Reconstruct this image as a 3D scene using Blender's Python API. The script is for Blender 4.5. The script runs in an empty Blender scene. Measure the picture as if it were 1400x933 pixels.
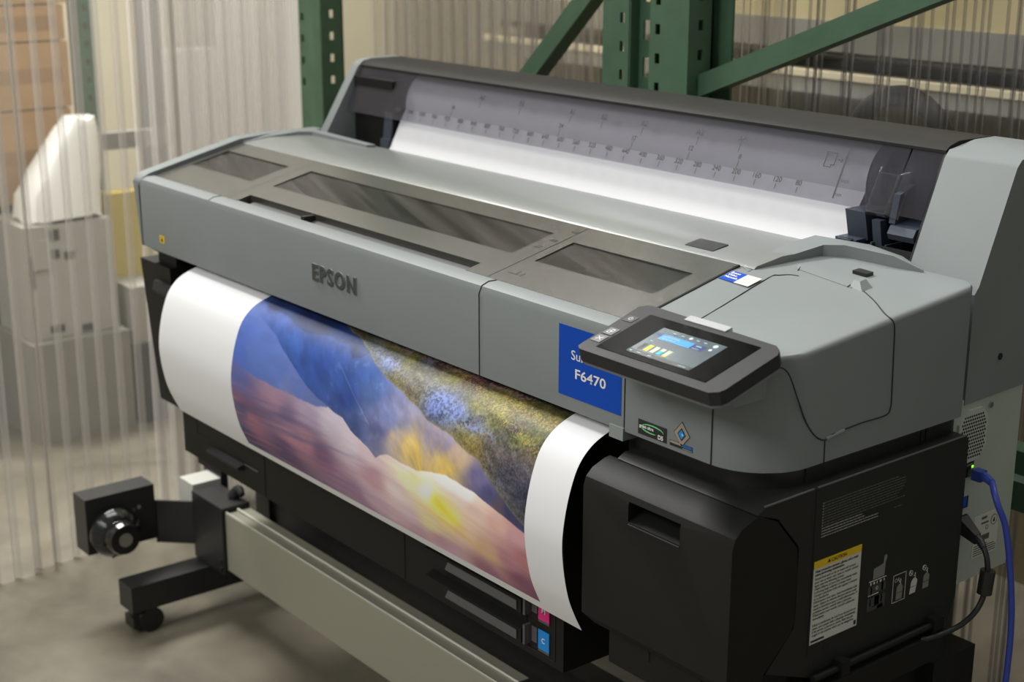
import bpy, bmesh, math, random
import numpy as np
from mathutils import Vector, Matrix
random.seed(7); np.random.seed(7)
SC = bpy.context.scene
COL = SC.collection
R = math.radians

# ------------------------------------------------------------------ materials
def lin(r, g, b):
    f = lambda c: (c/255/12.92) if c/255 <= .04045 else ((c/255+.055)/1.055)**2.4
    return (f(r), f(g), f(b), 1)
def newmat(name):
    m = bpy.data.materials.new(name); m.use_nodes = True
    nt = m.node_tree; nt.nodes.clear()
    return m, nt, nt.nodes, nt.links
def pbr(name, col, rough=.5, metal=0, spec=.5, noise=0, nscale=60, bump=0, bscale=400, rvar=0, emis=None, estr=0, coat=0, stretch=None):
    m, nt, N, L = newmat(name)
    o = N.new('ShaderNodeOutputMaterial'); p = N.new('ShaderNodeBsdfPrincipled')
    L.new(p.outputs[0], o.inputs[0])
    if len(col) == 3: col = (*col, 1)
    p.inputs['Base Color'].default_value = col
    p.inputs['Roughness'].default_value = rough; p.inputs['Metallic'].default_value = metal
    p.inputs['Specular IOR Level'].default_value = spec
    p.inputs['Coat Weight'].default_value = coat; p.inputs['Coat Roughness'].default_value = .2
    tc = N.new('ShaderNodeTexCoord'); src = tc.outputs['Object']
    if stretch:
        mp = N.new('ShaderNodeMapping'); mp.inputs['Scale'].default_value = stretch; L.new(src, mp.inputs[0]); src = mp.outputs[0]
    if noise:
        t = N.new('ShaderNodeTexNoise'); t.inputs['Scale'].default_value = nscale; t.inputs['Detail'].default_value = 5
        L.new(src, t.inputs['Vector'])
        r = N.new('ShaderNodeMapRange'); r.inputs['From Min'].default_value = .3; r.inputs['From Max'].default_value = .7
        r.inputs['To Min'].default_value = 1-noise; r.inputs['To Max'].default_value = 1+noise; L.new(t.outputs[0], r.inputs[0])
        mx = N.new('ShaderNodeMix'); mx.data_type = 'RGBA'; mx.blend_type = 'MULTIPLY'; mx.inputs[0].default_value = 1
        mx.inputs[6].default_value = col
        cb = N.new('ShaderNodeCombineColor')
        for i in range(3): L.new(r.outputs[0], cb.inputs[i])
        L.new(cb.outputs[0], mx.inputs[7]); L.new(mx.outputs[2], p.inputs['Base Color'])
        if rvar:
            r2 = N.new('ShaderNodeMapRange'); r2.inputs['To Min'].default_value = rough-rvar; r2.inputs['To Max'].default_value = rough+rvar
            L.new(t.outputs[0], r2.inputs[0]); L.new(r2.outputs[0], p.inputs['Roughness'])
    if bump:
        t2 = N.new('ShaderNodeTexNoise'); t2.inputs['Scale'].default_value = bscale; t2.inputs['Detail'].default_value = 3
        L.new(src, t2.inputs['Vector'])
        b = N.new('ShaderNodeBump'); b.inputs['Strength'].default_value = bump; b.inputs['Distance'].default_value = .002
        L.new(t2.outputs[0], b.inputs['Height']); L.new(b.outputs[0], p.inputs['Normal'])
    if emis:
        p.inputs['Emission Color'].default_value = (*emis[:3], 1); p.inputs['Emission Strength'].default_value = estr
    return m
def clear(name, tint, gloss_col=(1,1,1,1), rough=.08, base=.03, edge=.6, power=3., haze=(.6,.58,.55,1), haze_amt=0., edge_diff=0.):
    """thin clear plastic: tinted transparency, fresnel-like gloss, some white haze growing at grazing angles"""
    m, nt, N, L = newmat(name)
    o = N.new('ShaderNodeOutputMaterial'); tr = N.new('ShaderNodeBsdfTransparent'); tr.inputs[0].default_value = tint
    gl = N.new('ShaderNodeBsdfGlossy'); gl.inputs[0].default_value = gloss_col; gl.inputs['Roughness'].default_value = rough
    lw = N.new('ShaderNodeLayerWeight'); lw.inputs[0].default_value = .5
    pw = N.new('ShaderNodeMath'); pw.operation = 'POWER'; pw.inputs[1].default_value = power; L.new(lw.outputs['Facing'], pw.inputs[0])
    ma = N.new('ShaderNodeMath'); ma.operation = 'MULTIPLY_ADD'; ma.inputs[1].default_value = edge; ma.inputs[2].default_value = base; ma.use_clamp = True
    L.new(pw.outputs[0], ma.inputs[0])
    mx = N.new('ShaderNodeMixShader'); L.new(ma.outputs[0], mx.inputs[0]); L.new(tr.outputs[0], mx.inputs[1]); L.new(gl.outputs[0], mx.inputs[2])
    out = mx
    if haze_amt or edge_diff:
        df = N.new('ShaderNodeBsdfDiffuse'); df.inputs[0].default_value = haze
        tl = N.new('ShaderNodeBsdfTranslucent'); tl.inputs[0].default_value = haze
        ad = N.new('ShaderNodeMixShader'); ad.inputs[0].default_value = .5; L.new(df.outputs[0], ad.inputs[1]); L.new(tl.outputs[0], ad.inputs[2])
        mb = N.new('ShaderNodeMath'); mb.operation = 'MULTIPLY_ADD'; mb.inputs[1].default_value = edge_diff; mb.inputs[2].default_value = haze_amt; mb.use_clamp = True
        L.new(pw.outputs[0], mb.inputs[0])
        m2 = N.new('ShaderNodeMixShader'); L.new(mb.outputs[0], m2.inputs[0]); L.new(mx.outputs[0], m2.inputs[1]); L.new(ad.outputs[0], m2.inputs[2])
        out = m2
    L.new(out.outputs[0], o.inputs[0])
    return m

GREY = pbr('grey_plastic', (.212,.232,.232), .5, spec=.2, noise=.03, nscale=8, bump=.05, bscale=1500)
GREYM = pbr('grey_metal_plate', (.27,.31,.29), .38, spec=.4, noise=.04, nscale=12)
DECK = pbr('deck_grey_plastic', (.20,.215,.205), .3, spec=.5, noise=.03, nscale=8)
LIDM = pbr('lid_dark_satin_plastic', (.045,.043,.036), .24, spec=.8, coat=.6, noise=.04, nscale=14, bump=.05, bscale=900)
LETT = pbr('lettering_grey', (.045,.045,.044), .45)
GRILL = pbr('grille_metal', (.52,.54,.50), .4)
SEAM = pbr('seam_black', (.008,.008,.008), .8)
BLACK = pbr('black_plastic', (.0115,.0112,.0095), .55, spec=.22, noise=.06, nscale=16, bump=.14, bscale=1400)
BLACKS = pbr('black_side_plastic', (.019,.0187,.0165), .5, spec=.3, noise=.06, nscale=16, bump=.10, bscale=1400)
PLATE = pbr('light_grey_metal_plate', (.44,.48,.44), .4, spec=.4, noise=.04, nscale=12)
BLACKG = pbr('black_plastic_smooth', (.016,.016,.015), .32, spec=.5)
BLACKD = pbr('matte_black', (.008,.008,.0075), .75, spec=.2)
DGREY = pbr('dark_grey_plastic', (.030,.030,.030), .5, spec=.2, bump=.06, bscale=1500)
MGREY = pbr('mid_grey_plastic', (.10,.10,.10), .4)
COVER = pbr('roll_cover_charcoal', (.026,.025,.022), .6, spec=.12, noise=.05, nscale=10)
SLATE = pbr('slate_blue_plastic', (.050,.062,.085), .42, spec=.4)
ALU = pbr('brushed_aluminium', (.37,.36,.285), .45, metal=.2, noise=.03, nscale=30, stretch=(1,30,30))
ALUB = pbr('aluminium_highlight', (.85,.83,.76), .3, metal=.15)
STEELD = pbr('blackened_steel', (.02,.02,.021), .42, spec=.5, noise=.08, nscale=30)
STEEL = pbr('zinc_steel', (.5,.5,.48), .3, metal=.9)
CHROMEB = pbr('black_gloss', (.012,.012,.012), .12, spec=.6)
def dull_glass(name):
    m, nt, N, L = newmat(name)
    o = N.new('ShaderNodeOutputMaterial'); d = N.new('ShaderNodeBsdfDiffuse'); d.inputs[0].default_value = (.006,.006,.0055,1)
    g = N.new('ShaderNodeBsdfGlossy'); g.inputs['Roughness'].default_value = .08; x = N.new('ShaderNodeMixShader'); x.inputs[0].default_value = .012
    L.new(d.outputs[0], x.inputs[1]); L.new(g.outputs[0], x.inputs[2]); L.new(x.outputs[0], o.inputs[0]); return m
GLASSB = dull_glass('touch_glass_black')
WHITE = pbr('white_print', (.8,.8,.78), .5)
WHITEP = pbr('white_label_paper', (.60,.60,.56), .5)
PALE = pbr('pale_print', (.30,.30,.27), .6)
BLUE = pbr('sticker_blue', lin(6,72,178), .45, spec=.2)
YEL = pbr('caution_yellow', lin(222,186,30), .5)
INKBLK = pbr('black_print', (.015,.015,.015), .6)
GREYPR = pbr('grey_print', (.09,.09,.085), .6)
GRN = pbr('green_print', lin(120,215,140), .5)
TAN = pbr('tan_print', lin(160,150,130), .5)
MAG = pbr('magenta_label', lin(226,40,130), .45)
CYN = pbr('cyan_label', lin(20,140,225), .45)
USBB = pbr('usb_blue', lin(25,70,190), .4)
LEDG = pbr('green_led', (.3,.9,.05), .3, emis=(.35,1,.05), estr=1.2)
GREEN = pbr('rack_green_paint', (.058,.115,.068), .42, spec=.45, noise=.10, nscale=22, bump=.04, bscale=200)
GREENH = pbr('rack_hole_dark', (.012,.016,.012), .8)
WORN = pbr('worn_bare_metal', (.40,.40,.36), .5)
CBLUE = pbr('blue_cable_jacket', lin(58,76,170), .4)
RUBBER = pbr('black_rubber', (.012,.012,.012), .5)
SMOKE = clear('smoked_clear_visor', (.81,.805,.83,1), rough=.16, base=.02, edge=.22, power=3, haze=(.30,.29,.335,1), haze_amt=.12)
CLEARB = clear('clear_plastic_cap', (.88,.88,.9,1), rough=.05, base=.06, edge=.6, power=2.5)
MILKY = pbr('milky_plastic', (.42,.43,.43), .25)
PAPER = pbr('white_paper', (.83,.83,.845), .6, spec=.15)
def sheetmat(name, tint, haze_amt, edge_diff, edge=.25, haze=(.66,.635,.59,1), power=1.3):
    return clear(name, tint, rough=.15, base=.02, edge=edge, power=power, haze=haze, haze_amt=haze_amt, edge_diff=edge_diff)
SHL = [sheetmat('clear_sheet_left', (.97,.96,.93,1), .10, .25), sheetmat('clear_rib_left', (.94,.93,.90,1), .42, .45, haze=(.47,.445,.41,1))]
SHS = [sheetmat('clear_sheet_stack', (.98,.975,.965,1), .12, .30, haze=(.92,.90,.88,1)), sheetmat('clear_rib_stack', (.97,.965,.95,1), .30, .40, haze=(.84,.82,.81,1))]
SHB = [sheetmat('clear_sheet_back', (.95,.94,.91,1), .07, .25, haze=(.58,.55,.51,1)), sheetmat('clear_rib_back', (.93,.92,.90,1), .30, .45, haze=(.52,.49,.47,1))]
SHR = [sheetmat('clear_sheet_right', (.985,.98,.97,1), .012, .06, haze=(.52,.51,.48,1)), sheetmat('clear_rib_right', (.60,.59,.60,1), .05, .30, edge=.9, haze=(.60,.59,.60,1))]

# lid window: smoked glossy film, faint diagonal reflection streaks painted into its colour
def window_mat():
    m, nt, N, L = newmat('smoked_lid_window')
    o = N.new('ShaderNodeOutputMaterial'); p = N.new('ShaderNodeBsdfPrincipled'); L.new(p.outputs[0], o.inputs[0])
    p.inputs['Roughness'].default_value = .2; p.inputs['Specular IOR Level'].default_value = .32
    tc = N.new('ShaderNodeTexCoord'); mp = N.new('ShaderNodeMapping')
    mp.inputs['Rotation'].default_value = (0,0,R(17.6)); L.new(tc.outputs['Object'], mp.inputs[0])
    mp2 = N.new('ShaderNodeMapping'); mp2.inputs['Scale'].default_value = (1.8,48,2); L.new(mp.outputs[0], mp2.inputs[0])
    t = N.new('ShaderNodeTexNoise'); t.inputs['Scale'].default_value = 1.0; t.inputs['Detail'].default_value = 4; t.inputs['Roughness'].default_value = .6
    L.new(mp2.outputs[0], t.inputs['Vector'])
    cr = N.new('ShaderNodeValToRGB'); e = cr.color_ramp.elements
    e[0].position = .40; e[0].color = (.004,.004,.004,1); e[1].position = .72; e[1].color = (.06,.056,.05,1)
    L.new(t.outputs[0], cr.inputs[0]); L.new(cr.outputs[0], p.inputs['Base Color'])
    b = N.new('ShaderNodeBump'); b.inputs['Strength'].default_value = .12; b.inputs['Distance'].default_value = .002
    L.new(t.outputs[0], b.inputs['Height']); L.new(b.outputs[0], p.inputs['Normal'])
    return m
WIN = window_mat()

# ------------------------------------------------------------------ mesh builder
class MB:
    def __init__(self): self.bm = bmesh.new(); self.mats = []
    def mi(self, m):
        if m not in self.mats: self.mats.append(m)
        return self.mats.index(m)
    def add(self, tmp, bev=0, seg=2, mat=None, ang=28):
        if bev:
            es = [e for e in tmp.edges if len(e.link_faces) == 2 and e.calc_face_angle(0) > R(ang)]
            bmesh.ops.bevel(tmp, geom=es, offset=bev, segments=seg, profile=.6, affect='EDGES', clamp_overlap=True)
        bmesh.ops.recalc_face_normals(tmp, faces=tmp.faces)
        k = self.mi(mat) if mat else 0
        for f in tmp.faces: f.material_index = k
        me = bpy.data.meshes.new('tmp'); tmp.to_mesh(me); tmp.free()
        self.bm.from_mesh(me); bpy.data.meshes.remove(me)
        return self
    def box(self, x0, x1, y0, y1, z0, z1, bev=0, seg=2, mat=None, M=None):
        t = bmesh.new()
        v = [t.verts.new(p) for p in ((x0,y0,z0),(x1,y0,z0),(x1,y1,z0),(x0,y1,z0),(x0,y0,z1),(x1,y0,z1),(x1,y1,z1),(x0,y1,z1))]
        for f in ((3,2,1,0),(4,5,6,7),(0,1,5,4),(1,2,6,5),(2,3,7,6),(3,0,4,7)): t.faces.new([v[i] for i in f])
        if M: t.transform(M)
        return self.add(t, bev, seg, mat)
    def prism(self, poly, a0, a1, axis='X', bev=0, seg=2, mat=None, M=None):
        """poly in (Y,Z) for axis X, (X,Z) for Y, (X,Y) for Z"""
        t = bmesh.new()
        def P(p, a): return {'X': (a,p[0],p[1]), 'Y': (p[0],a,p[1]), 'Z': (p[0],p[1],a)}[axis]
        A = [t.verts.new(P(p,a0)) for p in poly]; B = [t.verts.new(P(p,a1)) for p in poly]
        n = len(poly)
        t.faces.new(A); t.faces.new(B[::-1])
        for i in range(n): t.faces.new((A[i], A[(i+1)%n], B[(i+1)%n], B[i]))
        if M: t.transform(M)
        return self.add(t, bev, seg, mat)
    def hexa(self, pts, bev=0, seg=2, mat=None):
        """8 corners: bottom 4 ccw then top 4"""
        t = bmesh.new(); v = [t.verts.new(p) for p in pts]
        for f in ((3,2,1,0),(4,5,6,7),(0,1,5,4),(1,2,6,5),(2,3,7,6),(3,0,4,7)): t.faces.new([v[i] for i in f])
        return self.add(t, bev, seg, mat)
    def loft(self, rings, mat=None, cap=True, close=True, bev=0):
        t = bmesh.new(); RR = [[t.verts.new(p) for p in r] for r in rings]; n = len(rings[0])
        for a, b in zip(RR[:-1], RR[1:]):
            for i in range(n if close else n-1): t.faces.new((a[i], a[(i+1)%n], b[(i+1)%n], b[i]))
        if cap: t.faces.new(RR[0][::-1]); t.faces.new(RR[-1])
        return self.add(t, bev, 2, mat)
    def tube(self, pts, r, n=10, mat=None, smooth_n=0):
        pts = [Vector(p) for p in pts]
        if smooth_n: pts = catm(pts, smooth_n)
        if isinstance(r, (list,tuple)) and len(r) != len(pts):
            r0 = r; r = [float(v) for v in np.interp(np.linspace(0,len(r0)-1,len(pts)), range(len(r0)), r0)]
        rings = []; up = None
        for i, p in enumerate(pts):
            d = (pts[min(i+1,len(pts)-1)] - pts[max(i-1,0)]).normalized()
            if up is None:
                up = d.orthogonal().normalized()
            up = (up - d*up.dot(d)).normalized(); s = d.cross(up)
            rr = r[i] if isinstance(r, (list,tuple)) else r
            rings.append([p + (up*math.cos(2*math.pi*k/n) + s*math.sin(2*math.pi*k/n))*rr for k in range(n)])
        return self.loft(rings, mat)
    def cyl(self, p0, p1, r0, r1=None, n=24, bev=0, mat=None):
        p0, p1 = Vector(p0), Vector(p1); d = (p1-p0).normalized(); u = d.orthogonal().normalized(); s = d.cross(u)
        r1 = r0 if r1 is None else r1
        ring = lambda p, r: [p + (u*math.cos(2*math.pi*k/n) + s*math.sin(2*math.pi*k/n))*r for k in range(n)]
        return self.loft([ring(p0,r0), ring(p1,r1)], mat, bev=bev)
    def lathe(self, p0, d, prof, n=32, mat=None):
        """prof: list of (distance along d, radius)"""
        p0 = Vector(p0); d = Vector(d).normalized(); u = d.orthogonal().normalized(); s = d.cross(u)
        return self.loft([[p0 + d*a + (u*math.cos(2*math.pi*k/n) + s*math.sin(2*math.pi*k/n))*max(r,1e-5) for k in range(n)] for a, r in prof], mat)
    def poly(self, pts, mat=None, thick=0, nrm=None):
        t = bmesh.new(); f = t.faces.new([t.verts.new(p) for p in pts])
        if thick:
            n = Vector(nrm); r = bmesh.ops.extrude_face_region(t, geom=[f])
            for v in [g for g in r['geom'] if isinstance(g, bmesh.types.BMVert)]: v.co += n*thick
        return self.add(t, 0, 2, mat)
    def frame_(self, F, rects, mat=None, thick=.0004):
        """flat rectangles (a0,a1,b0,b1) lying on a frame F=(origin, right, up)"""
        O, rt, up = [Vector(q) for q in F]; n = rt.cross(up)
        for a0, a1, b0, b1 in rects:
            self.poly([O+rt*a+up*b for a, b in ((a0,b0),(a1,b0),(a1,b1),(a0,b1))], mat, thick, n)
        return self
    def shape(self, F, pts, mat=None, thick=.0004):
        O, rt, up = [Vector(q) for q in F]
        return self.poly([O+rt*a+up*b for a, b in pts], mat, thick, rt.cross(up))
    def mesh(self, me, M, mat=None):
        t = bmesh.new(); t.from_mesh(me); t.transform(M); bpy.data.meshes.remove(me)
        return self.add(t, 0, 2, mat)
    def build(self, name, mat=None, parent=None, smooth=35):
        me = bpy.data.meshes.new(name); self.bm.to_mesh(me); self.bm.free()
        if self.mats:
            for m in self.mats: me.materials.append(m)
        elif mat: me.materials.append(mat)
        if smooth:
            me.polygons.foreach_set('use_smooth', [True]*len(me.polygons)); me.set_sharp_from_angle(angle=R(smooth))
        o = bpy.data.objects.new(name, me); COL.objects.link(o)
        if smooth and len(me.polygons) > 12:
            wn = o.modifiers.new('weighted_normals', 'WEIGHTED_NORMAL'); wn.keep_sharp = True; wn.weight = 60
        if parent: adopt(o, parent)
        return o
def adopt(o, parent):
    o.parent = parent
    w = Matrix.Identity(4); p = parent
    w = Matrix.Translation(wloc(parent)); o.matrix_parent_inverse = w.inverted()
def wloc(o):
    v = Vector(o.location)
    return v if o.parent is None else Vector(o.get('_w', v))
def catm(P, n=8):
    Q = [2*P[0]-P[1]] + list(P) + [2*P[-1]-P[-2]]; o = []
    for i in range(1, len(Q)-2):
        a, b, c, d = Q[i-1:i+3]
        for k in range(n):
            t = k/n; o.append(.5*((2*b)+(c-a)*t+(2*a-5*b+4*c-d)*t*t+(3*b-a-3*c+d)*t**3))
    o.append(P[-1]); return o
def tag(o, label=None, cat=None, group=None, kind=None):
    if label: o['label'] = label
    if cat: o['category'] = cat
    if group: o['group'] = group
    if kind: o['kind'] = kind
    return o
def empty(name, loc):
    o = bpy.data.objects.new(name, None); o.empty_display_size = .05; o.location = loc; COL.objects.link(o); return o
def text_mesh(s, size, align='LEFT', extrude=0., offset=0., space=1., line=1., bev=0.):
    cu = bpy.data.curves.new('t', 'FONT'); cu.body = s; cu.size = size; cu.align_x = align; cu.extrude = extrude; cu.offset = offset
    cu.space_character = space; cu.space_line = line; cu.resolution_u = 3; cu.bevel_depth = bev
    o = bpy.data.objects.new('t', cu); COL.objects.link(o)
    dg = bpy.context.evaluated_depsgraph_get(); me = bpy.data.meshes.new_from_object(o.evaluated_get(dg))
    bpy.data.objects.remove(o); bpy.data.curves.remove(cu)
    me.materials.clear()
    return me
def FM(F, a, b, h=.0006, sx=1.):
    O, rt, up = [Vector(q) for q in F]; n = rt.cross(up)
    p = O + rt*a + up*b + n*h
    return Matrix(((rt.x*sx,up.x,n.x,p.x),(rt.y*sx,up.y,n.y,p.y),(rt.z*sx,up.z,n.z,p.z),(0,0,0,1)))
def text(mb, s, size, F, a, b, mat, align='LEFT', h=.0006, sx=1., fit=None, **k):
    me = text_mesh(s, size, align, **k)
    if fit:
        xs = [v.co.x for v in me.vertices]; sx = fit/(max(xs)-min(xs))
        if align == 'LEFT': a -= min(xs)*sx
    return mb.mesh(me, FM(F, a, b, h, sx), mat)
def seam(name, pts, parent, r=.0011, mat=None, sm=0):
    return MB().tube(pts, r, 6, smooth_n=sm).build(name, mat or SEAM, parent)

# ================================================================== THE PRINTER
PR = empty('wide_format_printer', (0, .3, 0))
tag(PR, 'large grey and black wide-format printer with a tilted touch panel', 'printer')

# ---- front cover bar
lidz = lambda y: .941 + (y-.065)*.235
headz = lambda y: .945 + (y-.04)*.095
bar = MB()
bar.prism([(.03,.811),(.03,.926),(.034,.936),(.045,.9405),(.062,.9405),(.062,.925),(.075,.925),(.075,.815),(.07,.811)], -.742, .5965, bev=.0025)
bo = bar.build('front_cover', GREY, PR)
seam('cover_seam', [(.307,.0296,.811),(.307,.0296,.926),(.3075,.034,.9365),(.308,.045,.941),(.309,.058,.941)], bo, .0008)
seam('cover_seam', [(-.470,.0335,.936),(-.4705,.045,.941),(-.471,.06,.941)], bo, .0006)
# raised maker's lettering
lg = MB()
F_FRONT = ((0,.03,0),(1,0,0),(0,0,1))
text(lg, 'EPSON', .0360, F_FRONT, -.1210, .8640, GREYM, h=.0012, extrude=.0014, offset=.0012, space=1.30, fit=.1240)
text(lg, 'EPSON', .0360, F_FRONT, -.1210, .8640, LETT, h=.0029, offset=.0012, space=1.30, fit=.1240)
lo = lg.build('raised_lettering', None, bo); lo['label'] = 'dark grey raised lettering on the front cover'
# blue model sticker
st = MB()
st.frame_(F_FRONT, [(.474,.592,.829,.9215)], BLUE, .0005)
text(st, 'SureColor', .0176, F_FRONT, .4985, .8797, WHITE, h=.0008, fit=.0835, offset=.0001)
text(st, 'F6470', .0180, F_FRONT, .5065, .8560, WHITE, h=.0008, offset=.0003, fit=.0575)
so = st.build('model_sticker', None, bo, 0); so['label'] = 'bright blue sticker with white model lettering'
ys = MB(); ys.frame_(F_FRONT, [(-.664,-.645,.829,.843)], YEL, .0005)
ys.shape(F_FRONT, [(-.659,.832),(-.650,.832),(-.6545,.840)], INKBLK, .0008)
ys.build('warning_sticker', None, bo, 0)
# left end cap
ec = MB()
ring = lambda x, xb, q: [(xb,.030+q,.811),(x,.030+q,.929),(x,.035+q,.938),(x,.050,.9455),(x,.245,.9925),(x,.30,.9960),(x,.43,.9955),(xb,.43,.80),(xb,.08,.80)]
ec.loft([ring(-.7355,-.7355,0), ring(-.742,-.7395,0), ring(-.7640,-.7440,.0003), ring(-.7670,-.7455,.0015), ring(-.7682,-.7465,.0045)])
ec.prism([(.043,.812),(.043,.804),(.06,.7935),(.16,.7935),(.16,.812)], -.745, -.655, bev=.006)
ec.build('end_cap', GREY, PR)
# ---- lid with three windows
lid = MB()
LS = (0, math.cos(math.atan(.235)), math.sin(math.atan(.235)))
F_LID = ((0,.065,.941),(1,0,0),LS)
bl = lambda y: (y-.065)/LS[1]
def lidpoly(pts, th, mat=None): lid.shape(F_LID, [(x, bl(y)) for x, y in pts], mat, th)
B0, B1 = .060, .2455
def slab(x0,x1,y0,y1,h0=-.012,h1=.001,bev=.0012):
    z = lidz
    lid.hexa([(x0,y0,z(y0)+h0),(x1,y0,z(y0)+h0),(x1,y1,z(y1)+h0),(x0,y1,z(y1)+h0),(x0,y0,z(y0)+h1),(x1,y0,z(y0)+h1),(x1,y1,z(y1)+h1),(x0,y1,z(y1)+h1)], bev)
wins = [(-.715,-.487,.127,.206),(-.417,.250,.131,.209),(.305,.5405,.128,.198)]
segs = [(-.733,-.452,B0,B1),(-.451,.2855,B0,B1),(.287,.574,B0,B1)]
for (x0,x1,y0,y1),(w0,w1,v0,v1) in zip(segs, wins):
    slab(x0, w0, y0, y1); slab(w1, x1, y0, y1); slab(w0, w1, v1, y1)
    if x0 == -.451:   # front rail stands back behind the grip recess
        slab(w0, .236, .087, v0); slab(.236, w1, y0, v0)
    else: slab(w0, w1, y0, v0)
lo_ = lid.build('front_lid', LIDM, PR)
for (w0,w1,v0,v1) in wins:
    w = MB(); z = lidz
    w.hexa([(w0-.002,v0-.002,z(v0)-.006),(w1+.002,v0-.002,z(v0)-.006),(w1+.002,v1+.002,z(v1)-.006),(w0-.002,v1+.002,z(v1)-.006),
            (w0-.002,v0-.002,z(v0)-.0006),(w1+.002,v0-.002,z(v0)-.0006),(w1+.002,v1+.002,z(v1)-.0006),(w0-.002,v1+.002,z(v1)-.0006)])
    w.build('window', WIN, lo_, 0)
g = MB()  # grip recess floor and wall
g.prism([(.060,.925),(.060,.9320),(.066,.9320),(.097,.9385),(.097,.920)], -.405, .240)
go = g.build('grip_recess', MGREY, lo_)
MB().box(-.215,-.205,.066,.088,.925,.945,.002).build('latch', BLACKG, lo_)
for q in [(a-.006,a+.006,bl(b)-.003,bl(b)+.003) for a, b in ((.268,.165),(.272,.19),(.277,.225))] + [(.30,.322,bl(.085)-.0006,bl(.085)+.0006),(.327,.33,bl(.083),bl(.092)),(.315,.318,bl(.088),bl(.095))]:
    MB().frame_(F_LID, [q], BLACKG, .0013).build('embossed_mark', None, lo_, 0)      # small raised marks by the seam

# ---- rear deck
dk = MB()
dk.prism([(.2475,.975),(.2475,.9825),(.252,.9855),(.30,.992),(.38,.9915),(.42,.986),(.445,.975),(.455,.962),(.455,.93),(.2475,.93)], -.735, .60, bev=.0012)
do = dk.build('rear_deck', DECK, PR)
MB().prism([(.264,.980),(.264,.9876),(.268,.9888),(.294,.9926),(.297,.980)], .458, .510, bev=.0008).build('vent_plug', BLACKG, do)
rl = MB()
rl.loft([[(-.742,.250,.975),(-.733,.250,.975),(-.733,.250,.9865),(-.742,.250,.9905)],
         [(-.742,.300,.975),(-.722,.300,.975),(-.722,.300,.9935),(-.742,.300,.9950)],
         [(-.742,.360,.975),(-.712,.360,.975),(-.712,.360,.9985),(-.742,.360,.9995)],
         [(-.742,.395,.975),(-.680,.395,.975),(-.680,.395,.9985),(-.742,.395,.9995)]], bev=.0012)
rl.loft([[(-.742,.380,.975),(-.742,.402,.975),(-.742,.402,.9995),(-.742,.380,.9995)],[(-.500,.380,.975),(-.500,.400,.975),(-.500,.400,.9945),(-.500,.380,.9955)]], bev=.0012)
rl.build('side_rail', GREY, do)
wd = MB()
wd.loft([[(.574,.250,.968),(.596,.240,.968),(.596,.240,.9800),(.574,.250,.9838)],
         [(.572,.310,.968),(.600,.310,.968),(.600,.310,.9905),(.572,.310,.9925)],
         [(.566,.360,.968),(.604,.375,.968),(.604,.375,.9975),(.566,.360,.9975)],
         [(.560,.410,.968),(.625,.392,.968),(.625,.392,.9985),(.560,.410,.9985)],
         [(.640,.425,.968),(.700,.398,.968),(.700,.398,.9965),(.640,.425,.9975)],
         [(.690,.430,.968),(.742,.406,.968),(.742,.406,.9840),(.690,.430,.9900)]], bev=.0012)
wd.build('deck_wedge', GREY, do)

# ---- head housing on the right
def headz(y): return .945 + (y-.04)*.095
def hz2(x, y):
    left = min(lidz(y), .984); t = min(1, max(0, (x-.577)/.243))
    return headz(y)+(1-t)*(left-headz(y))
hd = MB(); rc = .078; cx, cy = .82-rc, .03+rc
def hsec(x, yf, yb=.418, drop=0.):
    b_ = .0075; pts = [(x,yf,.811)]; zt = hz2(x, yf+b_)-drop
    pts += [(x,yf,zt-b_),(x,yf+.0011,zt-b_*.62),(x,yf+.0028,zt-b_*.30),(x,yf+b_,zt)]
    pts += [(x, y, hz2(x, y)-drop) for y in [yf+b_+(yb-yf-b_-.004)*k/9 for k in range(1,10)]]
    return pts + [(x,yb,hz2(x,yb)-drop-.004),(x,yb,.811)]
xs = [(.599,0),(.62,0),(.65,0),(.70,0),(.742,0),(.758,0),(.774,0),(.788,0),(.800,0),(.812,.0),(.8155,.0006),(.8180,.0020),(.8194,.0040),(.82,.0066)]
hd.loft([hsec(x, cy-math.sqrt(max(0,rc*rc-max(0,x-cx)**2)) if x > cx else .03, .418 if x < .80 else .418-.02*((x-.80)/.02)**2, d) for x, d in xs])
hd.loft([hsec(x, .0725) for x in (.5772,.59,.601)])
ho = hd.build('head_housing', GREY, PR, 32)
MB().box(.5955,.6000,.0315,.07,.811,.940).build('housing_gap', SEAM, ho)
MB().box(.5735,.5985,.0275,.06,.7985,.815,.002).build('corner_tab', GREYM, PR)
seam('housing_seam', [(.745,.0294,.811),(.7445,.0296,.925)], ho, .0007)
# access cover outline
sx = .8203
H2 = lambda x, y, d=.0: (x, y, hz2(x, y)+d)
seam('cover_seam', [(.8125,.050,.9435),(sx,.066,.934),(sx,.085,.900),(sx,.102,.868),(sx,.120,.847),(sx,.137,.8385),(sx,.150,.8425),(sx,.20,.8455),(sx,.245,.8455),(sx,.254,.853),(sx,.2545,.87),(sx,.252,.93),(sx,.2510,.950),(.8200,.2490,.9585),(.8178,.2470,.9632),(.8130,.2470,.9652),H2(.800,.254,.0003),H2(.770,.275),H2(.739,.293)], ho, .0009, sm=4)
seam('cover_seam', [(sx,.137,.8385),(sx,.1375,.811)], ho, .0008)
seam('cover_seam', [H2(.648,.080),H2(.646,.109),H2(.642,.144),H2(.631,.240),H2(.634,.256),H2(.641,.270),H2(.650,.275)], ho, .0008, sm=4)
seam('cover_seam', [(.5765,.0735,lidz(.0735)),(.5765,.245,lidz(.245))], ho, .0018)
MB().tube([(sx,.139,.8395),(sx,.170,.8435)], .0022, 8).build('pull_lip', GREY, ho)
sc = MB()
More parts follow.
